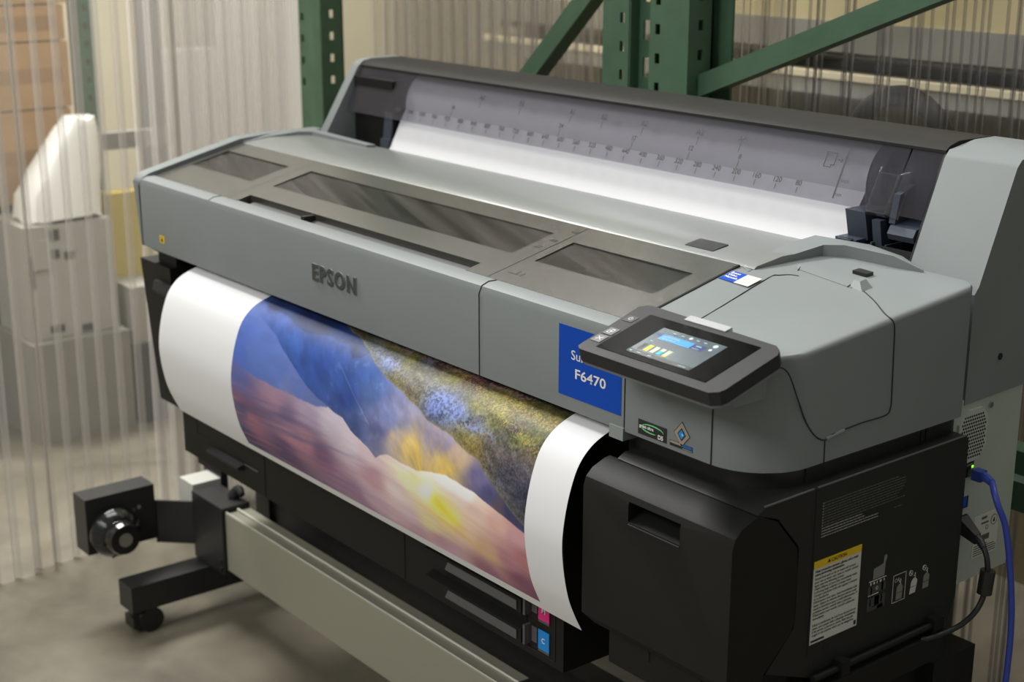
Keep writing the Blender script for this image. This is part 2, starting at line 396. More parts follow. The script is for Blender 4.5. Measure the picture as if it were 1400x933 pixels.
sc.loft([[H2(.620,.300,-.003),H2(.620,.322,-.003),H2(.620,.322,.0022),H2(.620,.312,.0026),H2(.632,.296,.0005)],
         [H2(.712,.296,-.003),H2(.712,.320,-.003),H2(.712,.320,.0022),H2(.712,.310,.0026),H2(.722,.290,.0005)]], bev=.0008)
sc.hexa([H2(.716,.292,-.001),H2(.741,.288,-.001),H2(.738,.312,-.001),H2(.716,.322,-.001),H2(.7175,.300,.0075),H2(.7265,.300,.0075),H2(.7265,.312,.0085),H2(.7175,.314,.0085)], .002)
sc.build('finger_scoop', GREY, ho)
seam('scoop_gap', [H2(.7160,.290,.0004),H2(.7165,.310,.0060)], ho, .0007)
seam('scoop_gap', [H2(.634,.292,.0002),H2(.6195,.318,.0018)], ho, .0008)
rs_ = MB(); rs_.hexa([H2(.684,.338),H2(.706,.338),H2(.706,.352),H2(.684,.352),H2(.684,.338,.0045),H2(.706,.338,.0045),H2(.706,.352,.0045),H2(.684,.352,.0045)], .0008)
rs_.build('rubber_stop', BLACKG, ho)
# video manual sticker on the housing top: blue block plus blank white square
VO = Vector(H2(.5805,.2035)); VR = (Vector(H2(.6310,.2105))-VO); VR.y = 0; VR.normalize(); VUU = Vector((0, .03, hz2(.60,.2335)-hz2(.60,.2035))).normalized()
VUU = (VUU-VR*VUU.dot(VR)).normalized()
F_HT = (VO, VR, VUU)
vs = MB()
vs.frame_(F_HT, [(.0,.0255,.0,.0265)], BLUE, .0007); vs.frame_(F_HT, [(.0255,.0500,.0,.0265)], WHITEP, .0007)
text(vs, 'Epson\nVideo\nManuals', .0066, F_HT, .0022, .0198, WHITE, h=.0010, line=.95, offset=.00015)
v = vs.build('video_sticker', None, ho, 0); v['label'] = 'small blue and white sticker with three lines of white lettering'
# two stickers on the housing's front face
F_HF = ((0,.03,0),(1,0,0),(0,0,1))
s1 = MB()
s1.frame_(F_HF, [(.623,.672,.816,.8345)], INKBLK, .0005)
def ell(a0, b0, ra, rb, t0, t1, w0, w1, n=22):
    o, i = [], []
    for k in range(n+1):
        f = k/n; t = R(t0+(t1-t0)*f); w = (w0+(w1-w0)*f)*math.sin(math.pi*min(1,max(.06,f)))**.5
        o.append((a0+(ra+w/2)*math.cos(t), b0+(rb+w/2)*math.sin(t))); i.append((a0+(ra-w/2)*math.cos(t), b0+(rb-w/2)*math.sin(t)))
    return [(o[k],o[k+1],i[k+1],i[k]) for k in range(n)]
for q in ell(.6475,.8262,.019,.0050,160,-5,.0016,.0016): s1.shape(F_HF, q, GRN, .0008)
for q in ell(.6475,.8262,.019,.0050,175,290,.0014,.0018): s1.shape(F_HF, q, GRN, .0008)
text(s1, 'great ultra', .0058, F_HF, .6255, .8252, WHITE, h=.0009, offset=.0002)
text(s1, 'D5', .0074, F_HF, .6575, .8180, WHITE, h=.0009, offset=.0003)
e1 = s1.build('logo_sticker', None, ho, 0); e1['label'] = 'black sticker with green ellipse and white lettering'
s2 = MB()
dm = lambda r, c=(.697,.8345): [(c[0]-r*.98,c[1]),(c[0],c[1]-r*1.15),(c[0]+r*.98,c[1]),(c[0],c[1]+r*1.15)]
s2.shape(F_HF, dm(.0140), INKBLK, .0004); s2.shape(F_HF, dm(.0128), TAN, .0007); s2.shape(F_HF, dm(.0072), INKBLK, .0009); s2.shape(F_HF, dm(.0052), CYN, .0011)
s2.shape(F_HF, [(.6975,.8360),(.7000,.8345),(.6985,.8325)], WHITE, .0013)
s2.frame_(F_HF, [(.6775,.715,.8165,.8232)], INKBLK, .0005); s2.frame_(F_HF, [(.6782,.6985,.8202,.8228)], TAN, .0007); s2.frame_(F_HF, [(.6995,.7145,.8190,.8228)], pbr('logo_blue', lin(30,95,160), .5), .0007)
s2.frame_(F_HF, [(.699,.7145,.8172,.8180)], TAN, .0007)
e2 = s2.build('logo_sticker', None, ho, 0); e2['label'] = 'diamond emblem sticker with a blue gem centre above a bar'

# ---- tilted control panel
PO = Vector((.605,-.05,.935)); PU = Vector((0,.11,.03)).normalized(); PX_ = Vector((1,0,0)); PN = PX_.cross(PU)
F_P = (PO, PX_, PU)
cp = MB(); t = bmesh.new()
outl = [(-.004,.001),(.004,-.004),(.212,-.005),(.222,.002),(.224,.010),(.222,.094),(.216,.104),(.206,.110),(.010,.117),(-.004,.116),(-.012,.108)]
up_ = [t.verts.new(PO+PX_*a+PU*b) for a, b in outl]; dn_ = [t.verts.new(PO+PX_*(a)+PU*(b)-PN*.0165) for a, b in outl]
t.faces.new(up_); t.faces.new(dn_[::-1])
for i in range(len(outl)): t.faces.new((dn_[i],dn_[(i+1)%len(outl)],up_[(i+1)%len(outl)],up_[i]))
cp.add(t, .003, 3)
co = cp.build('control_panel', DGREY, PR)
pm = MB(); t = bmesh.new()
A_ = [t.verts.new(PO+PX_*a+PU*b-PN*.0167) for a, b in outl]; B_ = [t.verts.new(PO+PX_*(a*.985+.0015)+PU*(b*.97+.002)-PN*.0215) for a, b in outl]
t.faces.new(A_); t.faces.new(B_[::-1])
for i in range(len(outl)): t.faces.new((B_[i],B_[(i+1)%len(outl)],A_[(i+1)%len(outl)],A_[i]))
pm.add(t, .0008, 2); t = bmesh.new()
in_ = [(a*.965+.003, b*.94+.004) for a, b in outl]
A = [t.verts.new(PO+PX_*a+PU*b-PN*.0165) for a, b in in_]; B = [t.verts.new(PO+PX_*(a*.93+.008)+PU*(b*.8+.02)-PN*.027) for a, b in in_]
t.faces.new(A); t.faces.new(B[::-1])
for i in range(len(A)): t.faces.new((B[i],B[(i+1)%len(A)],A[(i+1)%len(A)],A[i]))
pm.add(t, .002, 2)
pm.hexa([(.62,.005,.90),(.80,.005,.90),(.80,.06,.90),(.62,.06,.90),(.62,-.01,.925),(.80,-.01,.925),(.80,.07,.945),(.62,.07,.945)], .004)
pmo = pm.build('panel_mount', GREY, co)
sg = MB(); sg.frame_(F_P, [(.0185,.194,.0095,.0985)], GLASSB, .0006)
sgo = sg.build('touch_glass', None, co, 0)
def em(name, c, s): return pbr(name, tuple(x*.3 for x in c[:3]), .2, emis=c, estr=s)
E_BG = em('screen_slate', lin(62,78,86), 1.0); E_BAR = em('screen_blue', lin(40,150,225), .9); E_NAV = em('screen_navy', lin(24,56,110), .9)
E_YEL = em('screen_yellow', lin(222,205,30), .9); E_TEAL = em('screen_teal', lin(40,180,185), .9); E_CRM = em('screen_cream', lin(190,198,170), .9)
E_BLK = em('screen_black', lin(14,14,14), .5); E_WHT = em('screen_white', lin(200,215,220), .9); E_DK = em('screen_dark', lin(30,34,38), .8)
dp = MB(); d0, d1, e0, e1_ = .0590, .1600, .0190, .0810
dp.frame_(F_P, [(d0,d1,e0,e1_)], E_BG, .0009)
dp.frame_(F_P, [(d0,d1,e0,e0+.007)], E_DK, .0011)
dp.frame_(F_P, [(.072,.1215,.0572,.0690)], E_BAR, .0011); dp.frame_(F_P, [(.1215,.1405,.0572,.0690),(d0,.072,.0625,.0690)], E_NAV, .0011)
dp.frame_(F_P, [(.0670,.0725,.0290,.0425)], E_BLK, .0011)
dp.frame_(F_P, [(.0765,.0830,.0290,.0425)], E_YEL, .0011)
dp.frame_(F_P, [(.0865,.0930,.0290,.0425),(.0965,.1030,.0370,.0425),(.1065,.1130,.0310,.0425)], E_CRM, .0011)
dp.frame_(F_P, [(.0965,.1030,.0290,.0370)], E_TEAL, .0011); dp.frame_(F_P, [(.1065,.1130,.0290,.0310)], E_YEL, .0011)
circ = lambda a, b, r: [(a+r*math.cos(k*.524), b+r*math.sin(k*.524)) for k in range(12)]
for a, b, r in ((.1480,.0745,.0032),(.1480,.0655,.0022),(.1085,.0755,.0024)): dp.shape(F_P, circ(a,b,r), E_WHT, .0012)
dp.frame_(F_P, [(.080,.085,.0742,.0760),(.094,.098,.0742,.0760),(.118,.122,.0742,.0760),(.130,.134,.0742,.0760),(.0625,.066,.0212,.0235),(.074,.080,.0215,.0228),(.092,.097,.0215,.0228),(.140,.152,.0218,.0226),
                (.075,.100,.0645,.0655),(.078,.098,.0600,.0608),(.127,.135,.0640,.0660),(.125,.136,.0590,.0597),(.068,.071,.0490,.0510)], pbr('screen_text', lin(120,150,165), .3, emis=lin(120,150,165), estr=.5), .0013)
dp.build('screen', None, co, 0)['label'] = 'lit display with blue bar and coloured ink levels'
bt = MB(); bt.frame_(F_P, [(-.004,.0115,.072,.086)], BLACKG, .0006)
for q in ell(.004,.0795,.0028,.0028,110,430,.0007,.0007): bt.shape(F_P, q, WHITE, .0009)
bt.frame_(F_P, [(.0037,.0043,.0797,.083)], WHITE, .0009); bt.build('power_button', None, co, 0)
for b0, kind in ((.037,'pages'),(.018,'cut')):
    b = MB(); b.frame_(F_P, [(-.0015,.0145,b0,b0+.0155)], MGREY, .0008)
    c0 = b0+.0078
    if kind == 'pages':
        for dx in (-.0015,.0015): b.frame_(F_P, [(.0065+dx-.0022,.0065+dx+.0022,c0-.003+dx,c0-.0022+dx),(.0065+dx-.0022,.0065+dx+.0022,c0+.0022+dx,c0+.003+dx),(.0065+dx-.0024,.0065+dx-.0017,c0-.003+dx,c0+.003+dx),(.0065+dx+.0017,.0065+dx+.0024,c0-.003+dx,c0+.003+dx)], WHITE, .0011)
    else:
        b.shape(F_P, [(.0025,c0-.003),(.0033,c0-.0035),(.0110,c0+.003),(.0102,c0+.0035)], WHITE, .0011); b.shape(F_P, [(.0025,c0+.003),(.0033,c0+.0035),(.0110,c0-.003),(.0102,c0-.0035)], WHITE, .0011)
    b.build('panel_button', None, co, 0)
tb = MB(); q8 = [PO+PX_*a+PU*b+PN*c for c in (-.010,.0014) for a, b in ((.066,.107),(.132,.107),(.132,.1185),(.066,.1185))]
tb.hexa(q8, .002); tb.build('indicator_tab', MILKY, co)

# ---- rear roll cover
capL = [(.405,.96),(.414,.985),(.496,1.118),(.508,1.128),(.53,1.132),(.60,1.132),(.625,1.11),(.625,.80),(.405,.80)]
MB().prism(capL, -.726, -.702, bev=.004, seg=3).build('cover_end_cap', GREY, PR)
rcv = MB()
rcv.prism([(.503,1.117),(.503,1.121),(.511,1.1265),(.53,1.1315),(.60,1.1315),(.62,1.108),(.62,.85),(.612,.85),(.612,1.10),(.595,1.122),(.53,1.122)], -.7025, .692, bev=.0012)
rco = rcv.build('roll_cover', COVER, PR)
vi = MB()
V0, V1 = Vector((0,.465,1.033)), Vector((0,.5045,1.1185))
prof = []
for k in range(9):
    f = k/8; p = V0.lerp(V1, f); p.y -= .003*math.sin(math.pi*f); prof.append((p.y, p.z))
vi.prism(prof + [(y+.0022, z-.0008) for y, z in prof[::-1]], -.700, .636)
vo = vi.build('visor', SMOKE, rco)
v2 = MB(); v2.prism(prof + [(y+.0022, z-.0008) for y, z in prof[::-1]], .640, .690); v2.build('visor_end', SMOKE, rco)
vb = MB()     # clear thumb bulge on the visor
vb.loft([[(.600,.463,1.028),(.654,.463,1.028),(.654,.492,1.090),(.600,.492,1.090)],
         [(.612,.447,1.036),(.644,.447,1.036),(.644,.472,1.085),(.612,.472,1.085)]], cap=True)
for a, b in (((.600,.463,1.028),(.612,.447,1.036)),((.654,.463,1.028),(.644,.447,1.036)),((.612,.447,1.036),(.644,.447,1.036)),((.644,.447,1.036),(.644,.472,1.085)),((.612,.447,1.036),(.612,.472,1.085)),((.612,.472,1.085),(.644,.472,1.085)),((.644,.472,1.085),(.654,.492,1.090)),((.612,.472,1.085),(.600,.492,1.090))):
    vb.tube([a,b], .0009, 6, CLEARB)
vb.build('visor_grip', CLEARB, rco)
# ruler printing on the visor
VU = (V1-V0).normalized(); VL = (V1-V0).length; VN = Vector((1,0,0)).cross(VU)
RULE = pbr('ruler_ink', (.03,.03,.032), .6)
F_V = (V0+VN*.0036, Vector((1,0,0)), VU)
def rmark(name, f):
    m = MB(); f(m); m.build(name, None, rco, 0)
for k in range(2, 28):
    x = .555 - .04*k
    def f(m):
        text(m, str(40*k), .0112, F_V, x, .0150, RULE, 'CENTER', h=.0003, offset=.0003); m.frame_(F_V, [(x-.0005,x+.0005,.004,.0125)], RULE, .0003)
    rmark('ruler_number', f)
for L_, size, b_ in (((('A4',210),('A3',297),('A2',420),('A1',594),('A0',841),('B2',515),('B1',728)),.0110,.064),((('8',203),('12',305),('17',432),('24',610),('36',914)),.0095,.038)):
    for s_, mm in L_:
        x = .555-mm*.001
        def f(m):
            text(m, s_, size*1.15, F_V, x, b_, RULE, 'CENTER', h=.0003, offset=.0003); m.frame_(F_V, [(x-.0004,x+.0004,b_-.016,b_-.002)], RULE, .0003)
        rmark('ruler_number', f)
rmark('ruler_line', lambda m: m.frame_(F_V, [(.540,.5425,.006,.078)], RULE, .0003))
def f(m):
    for q in ((.506,.5075,.048,.070),(.523,.5245,.052,.070),(.506,.5245,.0688,.070),(.506,.518,.048,.0492),(.518,.5245,.0515,.0527),(.518,.5192,.048,.0527),(.5285,.534,.0600,.0612)): m.frame_(F_V, [q], RULE, .0003)
    m.shape(F_V, [(.5335,.0575),(.5375,.0606),(.5335,.0637)], RULE, .0003)
rmark('sheet_symbol', f)
rmark('ruler_unit', lambda m: text(m, 'inch', .0085, F_V, .545, .030, RULE, h=.0003)); rmark('ruler_unit', lambda m: text(m, 'mm', .0085, F_V, .541, .010, RULE, h=.0003))
# right end housing beside the roll cover
rc_ = MB()
rc_.prism([(.430,.960),(.4385,.970),(.4975,1.113),(.5065,1.1225),(.56,1.131),(.605,1.131),(.605,.82),(.43,.815)], .6945, .803, bev=.012, seg=4)
rco2 = rc_.build('end_housing', GREY, PR, 40)
MB().prism([(.436,.962),(.4985,1.1125),(.5085,1.1215),(.56,1.128),(.60,1.128),(.60,.96)], .6905, .6950).build('housing_gap', SEAM, rco2)
MB().cyl((.8025,.498,.868),(.8042,.498,.868), .0045, n=16).build('screw_hole', SEAM, rco2)
# interior: roll holder and dark well
iw = MB(); iw.box(-.7025,.692,.606,.612,.93,1.12); iw.box(-.7025,.692,.455,.612,.925,.94); iw.box(-.700,-.565,.485,.606,.935,1.10,.004)
iw.box(.672,.690,.515,.606,.935,1.10)
iw.build('roll_well', BLACKD, PR)
RC = Vector((0,.578,1.055))
fl = MB()
fl.lathe((.5635,RC.y,RC.z), (1,0,0), [(0,.02),(0,.066),(.003,.0675),(.020,.0675),(.022,.066),(.022,.02)], 48)
ro = fl.build('roll_flange', SLATE, PR)
f2 = MB(); f2.lathe((.5855,RC.y,RC.z), (1,0,0), [(0,.02),(0,.054),(.016,.056),(.022,.05),(.022,.02)], 40); f2.build('flange_hub', BLACKG, ro)
f3 = MB(); f3.lathe((.6075,RC.y,RC.z), (1,0,0), [(0,.01),(0,.062),(.010,.064),(.024,.060),(.045,.035),(.06,.034),(.06,.01)], 40); f3.build('adapter_wheel', SLATE, ro)
fl2 = MB(); fl2.lathe((-.5635,RC.y,RC.z), (-1,0,0), [(0,.02),(0,.066),(.016,.0675),(.02,.05),(.06,.03),(.06,.01)], 40); fl2.build('roll_flange', SLATE, PR)
hb = MB()
hb.prism([(.462,1.030),(.472,.990),(.53,.985),(.53,1.03)], .566, .600, bev=.002)
hb.prism([(.452,.992),(.452,.952),(.53,.952),(.53,.992)], .560, .596, bev=.002)
hb.box(.566,.590,.4475,.455,.978,.992,.0012)
hb.prism([(.462,1.022),(.474,1.022),(.490,.985),(.520,.955),(.505,.950),(.470,.980)], .612, .626, bev=.002)
for k in range(4): hb.box(.600+.012*k,.6025+.012*k,.462,.50,.955,.985+.006*(k%2))
for k in range(3): hb.box(.598,.640,.462,.468,.958+.011*k,.9605+.011*k)
hb.prism([(.452,1.010),(.458,1.020),(.50,1.026),(.50,1.006),(.456,1.002)], .646, .688, bev=.003)
hb.prism([(.470,1.060),(.462,1.022),(.475,1.010),(.50,1.03),(.50,1.07)], .640, .650, bev=.002)
hb.build('holder_bracket', SLATE, PR)
MB().prism([(.440,.950),(.452,.992),(.47,.972),(.505,.955),(.505,.93),(.44,.93)], .638, .690, bev=.003).build('holder_base', BLACK, PR)
lb = MB()
lb.prism([(.485,1.040),(.478,.985),(.52,.96),(.54,1.04)], -.592, -.566, bev=.003)
lb.prism([(.470,.990),(.470,.960),(.53,.96),(.53,.99)], -.588, -.562, bev=.002)
lb.build('holder_bracket', SLATE, PR)

# ---- chassis hidden behind covers and the black lower body
ch = MB()
ch.box(-.732,.594,.09,.43,.83,.932); ch.box(-.70,.79,.30,.545,.62,.925)
ch.box(-.64,.58,.10,.13,.70,.83)
ch.build('chassis', BLACKD, PR)
nk = MB()
pn = [(.585,.052)] + [(.745+.065*math.sin(R(a)), .117-.065*math.cos(R(a))) for a in range(0,91,10)] + [(.81,.395),(.585,.395)]
nk.prism(pn, .765, .8115, 'Z')
nk.box(.575,.59,.06,.2,.775,.80,.002)
nko = nk.build('neck_band', BLACKG, PR)
# maintenance cover (front right): side profile with rounded shoulder and cut-away rear edge
mc = MB()
mp_ = [(-.022,.580),(-.022,.748),(-.018,.760),(-.008,.769),(.010,.776),(.020,.778),(.050,.764),(.086,.722),(.0885,.700),(.0885,.628),(.084,.616),(.040,.577),(.036,.560),(.020,.558),(.0,.558)]
mc.prism(mp_, .5835, .8315, bev=.007, seg=3)
mco = mc.build('maintenance_cover', BLACK, PR, 40)
cut = MB().hexa([(.664,-.03,.7245),(.7505,-.03,.7245),(.7505,.012,.738),(.664,.012,.738),(.664,-.03,.7495),(.7505,-.03,.7495),(.7505,.012,.762),(.664,.012,.762)], .003).build('cutter', BLACKD)
bo_ = mco.modifiers.new('cut', 'BOOLEAN'); bo_.operation = 'DIFFERENCE'; bo_.solver = 'EXACT'; bo_.object = cut
mcut = bpy.data.meshes.new_from_object(mco.evaluated_get(bpy.context.evaluated_depsgraph_get())); mco.modifiers.clear(); mco.data = mcut
bpy.data.objects.remove(cut)
mcut.polygons.foreach_set('use_smooth', [True]*len(mcut.polygons)); mcut.set_sharp_from_angle(angle=R(24))
MB().tube([(.6645,-.0222,.7243),(.750,-.0222,.7243)], .0009, 6).build('grip_edge', DGREY, mco)
# side panel with labels
sp = MB()
sp.prism([(.018,.779),(.030,.7855),(.40,.7885),(.405,.78),(.405,.565),(.39,.540),(.12,.545),(.044,.575),(.0885,.618),(.0905,.63),(.0905,.72),(.088,.725),(.052,.766)], .60, .8305, bev=.0022)
spo = sp.build('side_panel', BLACKS, PR)
seam('panel_seam', [(.8309,.1165,.788),(.8309,.1162,.575)], spo, .0009)
sp2 = MB(); sp2.tube([(.8295,.03,.7862),(.8295,.112,.7873)], .0013, 6); sp2.tube([(.8295,.119,.7873),(.8295,.398,.7887)], .0013, 6)
sp2.build('panel_highlight', MGREY, spo)  # grey tubes paint a highlight line along the panel's top edge
for y, z in ((.149,.577),(.132,.561)): MB().cyl((.830,y,z),(.8312,y,z), .0042, n=14).build('screw_hole', SEAM, spo)
MB().box(.8095,.8112,.332,.336,.789,.806).build('band_slot', SEAM, nko); MB().box(.8095,.8112,.342,.346,.789,.806).build('band_slot', SEAM, nko)
seam('band_seam', [(.8105,.118,.789),(.8105,.118,.811)], nko, .0008)
F_S = ((.8305,0,0),(0,1,0),(0,0,1))
cl = MB(); ca, cb_, c0, c1 = .115, .2045, .5885, .6955
ca = .1165
cl.frame_(F_S, [(ca+.002,cb_,.588,.6950)], WHITEP, .0005); cl.frame_(F_S, [(ca+.002,cb_,.6855,.6950)], YEL, .0007)
text(cl, 'CAUTION', .0062, F_S, .163, .6880, INKBLK, 'CENTER', h=.0010, offset=.0001)
cl.shape(F_S, [(.1425,.6882),(.1480,.6882),(.14525,.6930)], INKBLK, .0009)
text(cl, 'Wear protective eyewear, gloves, and a mask\nwhen performing maintenance.', .0045, F_S, .1215, .6800, INKBLK, h=.0008, line=.95, sx=.93, offset=.00012)
body = ['Should fluid such as ink or waste ink contact','your skin or enter your eyes or mouth, immed-','iately take the following actions:','If fluid adheres to your skin, immediately wash','it off using large volumes of soapy water.','Consult a physician if the skin appears irritated','or is discolored.','If fluid enters your eyes, rinse immediately with','water. Failure to observe this precaution could','result in bloodshot eyes or mild inflammation. If','problems persist, consult with a physician.','If fluid enters your mouth, consult a physician','immediately.','','If fluid is swallowed, do not force the person to','vomit, and consult with a physician immediately.','If the person is forced to vomit, fluid may get','caught in the trachea which can be dangerous.']
text(cl, '\n'.join(body), .0044, F_S, .1215, .6705, INKBLK, h=.0008, line=.97, sx=.93, offset=.00004)
cl.frame_(F_S, [(.1205,.1440,.5905,.5930),(.1985,.2025,.5905,.5960)], INKBLK, .0008)
cl.build('caution_label', None, spo, 0)['label'] = 'white caution label with yellow header strip'
# rows of tiny print (illegible in the photograph: word-length strokes)
tp = MB(); rnd = random.Random(3)
for k in range(13):
    z = .7655 - k*.0035; x = .131; wid = [.135,.15,.15,.15,.148,.145,.14,.135,.15,.07,.075,.10,.10][k]
    tp.frame_(F_S, [(.1285,.1297,z-.0003,z+.0011)], PALE, .0006)
    while x < .131+wid:
        w = rnd.uniform(.0025,.008); tp.frame_(F_S, [(x,min(x+w,.131+wid),z-.0001,z+.0009)], GREYPR if k < 9 else PALE, .0005); x += w+.0012
tp.frame_(F_S, [(.262,.266,.7265,.7273),(.268,.276,.7265,.7273)], GREYPR, .0005)
tp.build('notice_print', None, spo, 0)
# pictograms
pg = MB(); G2 = pbr('picto_grey', (.20,.20,.18), .6); G3 = pbr('picto_light', (.55,.55,.50), .6)
def pr_(r, m): pg.frame_(F_S, r, m, .0006)
pg.shape(F_S, [(.2310,.6405),(.2525,.6405),(.2535,.6585),(.2560,.6640),(.2545,.6680),(.2505,.6665),(.2495,.6570),(.2420,.6555),(.2315,.6545)], G2)
pr_([(.2240,.2565,.6380,.6390)], G3); pr_([(.2265,.2285,.6335,.6365),(.2320,.2350,.6335,.6365),(.2385,.2400,.6335,.6365),(.2445,.2475,.6335,.6365),(.2520,.2535,.6335,.6365)], G3)
pr_([(.2225,.2565,.6210,.6320),(.2225,.2565,.5990,.6160)], pbr('picto_dim', (.05,.05,.046), .6))
pr_([(.2275,.2300,.6200,.6310),(.2480,.2515,.6220,.6320),(.2270,.2290,.6060,.6150),(.2480,.2505,.6060,.6160),(.2330,.2520,.6035,.6045),(.2235,.2430,.6195,.6208)], G3)
for q in ell(.2395,.6275,.0020,.0020,0,359,.0009,.0009,12): pg.shape(F_S, q, G3, .0008)
pr_([(.2360,.2450,.6050,.6160),(.2420,.2530,.5990,.6030)], G2)
def bottle(a, b, mm, tilt=0):
    pg.shape(F_S, [(a,b),(a+.0115,b),(a+.0125+tilt,b+.0165),(a+.0085+tilt,b+.0205),(a+.0045+tilt,b+.0205),(a+.0008+tilt,b+.0165)], mm)
    pr_([(a+.001,a+.0115,b+.0090,b+.0096)], INKBLK)
    pg.frame_(F_S, [(a+.0068+tilt,a+.0076+tilt,b+.0205,b+.0275),(a+.0045+tilt,a+.0075+tilt,b+.0235,b+.0243)], G3, .0008)
bottle(.2790,.5985,G2); bottle(.3060,.5985,G3,.002); bottle(.3325,.5985,G2)
for r in ((.2715,.2965,.6330,.6334),(.2715,.2965,.5960,.5964),(.2715,.2719,.5960,.6334),(.2961,.2965,.5960,.6334)): pr_([r], G3)
text(pg, 'OK', .0075, F_S, .2735, .6235, G3, h=.0007)
for a in (.3040,.3310):
    for q in ell(a+.0025,.6275,.0033,.0033,0,359,.0009,.0009,16): pg.shape(F_S, q, G3, .0008)
    pg.shape(F_S, [(a+.0003,.6298),(a+.0010,.6303),(a+.0048,.6252),(a+.0041,.6247)], G3, .0008)
pg.build('pictogram_print', None, spo, 0)

# below the side panel: hinged tray, legs, lower front pieces
tr = MB()
tr.box(.80,.846,.125,.365,.500,.535,.002); tr.cyl((.838,.12,.546),(.838,.37,.546), .0045, n=12); tr.box(.82,.845,.345,.365,.535,.556,.002); tr.box(.82,.845,.165,.18,.535,.556,.002)
tr.build('hinged_tray', BLACK, PR)
fr = MB()
fr.prism([(.02,.50),(.02,.562),(.10,.562),(.10,.50)], .590, .815, bev=.003)
fr.prism([(.10,.36),(.10,.56),(.38,.56),(.38,.36)], .60, .80, bev=.004)
fr.build('lower_housing', BLACK, PR)
for x in (.662,.752): seam('housing_slit', [(x,.0195,.561),(x+.001,.0195,.530)], PR, .0012)
MB().prism([(.30,.0),(.30,.54),(.45,.54),(.45,.0)], .715, .79, bev=.004).build('stand_leg', STEELD, PR)
MB().box(.765,.825,.38,.47,.40,.475,.003).build('cable_box', BLACK, PR)

# ---- centre lower body with ink bays
cb2 = MB()
cb2.prism([(.080,.395),(.080,.70),(.10,.74),(.42,.74),(.42,.395)], -.718, .431, bev=.003)
cbo = cb2.build('ink_cabinet', BLACK, PR)
for x in (-.4,.043): seam('bay_seam', [(x,.0795,.397),(x,.0795,.60)], cbo, .0008)
rs = MB()
F_C = ((0,.080,0),(1,0,0),(0,0,1))
rs.frame_(F_C, [(-.66,-.44,.4900,.4912),(-.66,-.6588,.445,.491),(-.66,-.60,.4445,.4455)], DGREY, .0008)
rs.frame_(F_C, [(-.475,-.425,.476,.4785),(-.475,-.425,.436,.4385)], MGREY, .0010)
rs.build('panel_line', None, cbo, 0)
MB().prism([(.066,.428),(.066,.433),(.080,.437),(.080,.425)], -.60, -.476, bev=.001).build('drawer_lip', DGREY, cbo)
MB().box(-.695,-.60,.095,.12,.372,.394,.002).build('floor_latch', DGREY, cbo)
for z0 in (.412,.458):
    bay = MB(); t0 = .160
    bay.frame_(F_C, [(.155,.352,z0+.028,z0+.044)], BLACKD, .0006)
    bay.prism([(.066,z0+.0035),(.066,z0+.024),(.078,z0+.030),(.0805,z0+.030),(.0805,z0)], .120, .354, bev=.0015, mat=BLACK)
    bay.hexa([(.172,.0655,z0+.006),(.345,.0655,z0+.006),(.345,.0655,z0+.0205),(.180,.0655,z0+.0205),(.172,.0645,z0+.006),(.345,.0645,z0+.006),(.345,.0645,z0+.0205),(.180,.0645,z0+.0205)], mat=MGREY)
    bay.box(.3555,.3600,.068,.082,z0+.002,z0+.032,.0008, mat=MGREY)
    b = bay.build('ink_drawer', None, cbo)
    il = MB(); il.frame_(((0,.0795,0),(1,0,0),(0,0,1)), [(.362,.374,z0+.006,z0+.030)], MGREY, .0006)
    il.frame_(((0,.0795,0),(1,0,0),(0,0,1)), [(.3775,.4015,z0+.001,z0+.031)], CYN if z0 < .44 else MAG, .0012)
    il.frame_(((0,.0795,0),(1,0,0),(0,0,1)), [(.3775,.4015,z0-.003,z0+.001)], GREYPR, .0010)
    text(il, 'C' if z0 < .44 else 'M', .0110, ((0,.0795,0),(1,0,0),(0,0,1)), .3895, z0+.0125, WHITE, 'CENTER', h=.0018, offset=.0003)
    q = il.build('ink_label', None, b, 0) if False else il.build('ink_label', None, cbo, 0)
    q['label'] = 'cyan blue ink label with white letter' if z0 < .44 else 'magenta ink label with white letter'
ol = MB()
ol.frame_(F_C, [(.352,.4135,.405,.4062),(.4125,.4137,.405,.60),(.352,.3532,.405,.42)], DGREY, .0012); ol.build('bay_outline', None, cbo, 0)
# left end block under the front bar
le = MB()
le.box(-.738,-.665,.060,.40,.776,.806,.003)
le.hexa([(-.752,.052,.50),(-.665,.052,.50),(-.665,.42,.50),(-.752,.42,.50),(-.789,.046,.776),(-.665,.046,.776),(-.665,.42,.776),(-.789,.42,.776)], .004)
leo = le.build('end_block', BLACK, PR)
MB().prism([(.035,.728),(.040,.745),(.10,.752),(.10,.72),(.045,.716)], -.722, -.60, bev=.004).build('paper_guide', DGREY, PR)
# ---- back plate with fan, sockets
bp = MB(); bp.box(.70,.8015,.412,.560,.560,.822,.0015)
bpo = bp.build('back_plate', PLATE, PR)
fg = MB()
F_B = ((.8015,0,0),(0,1,0),(0,0,1))
fg.shape(F_B, [(.420,.748),(.436,.733),(.466,.736),(.482,.752),(.482,.792),(.468,.806),(.440,.806),(.420,.790)], GRILL, .0035)
for i in range(11):
    for j in range(13):
        a = .427+.0047*i+(.00235 if j%2 else 0); b = .741+.0047*j
        if abs(a-.451)+abs(b-.7695)*.62 < .037 and abs(a-.451) < .0265 and abs(b-.7695) < .0285: fg.shape(((.8050,0,0),(0,1,0),(0,0,1)), circ(a,b,.0016), SEAM, .0003)
fg.build('fan_grille', None, bpo, 0)
MB().cyl((.801,.489,.804),(.804,.489,.804), .004, n=10).build('screw', STEEL, bpo)
pt = MB(); pt.frame_(F_B, [(.4455,.4630,.7115,.7320)], SEAM, .0006); pt.frame_(F_B, [(.4480,.4600,.7275,.7300)], STEEL, .0010)
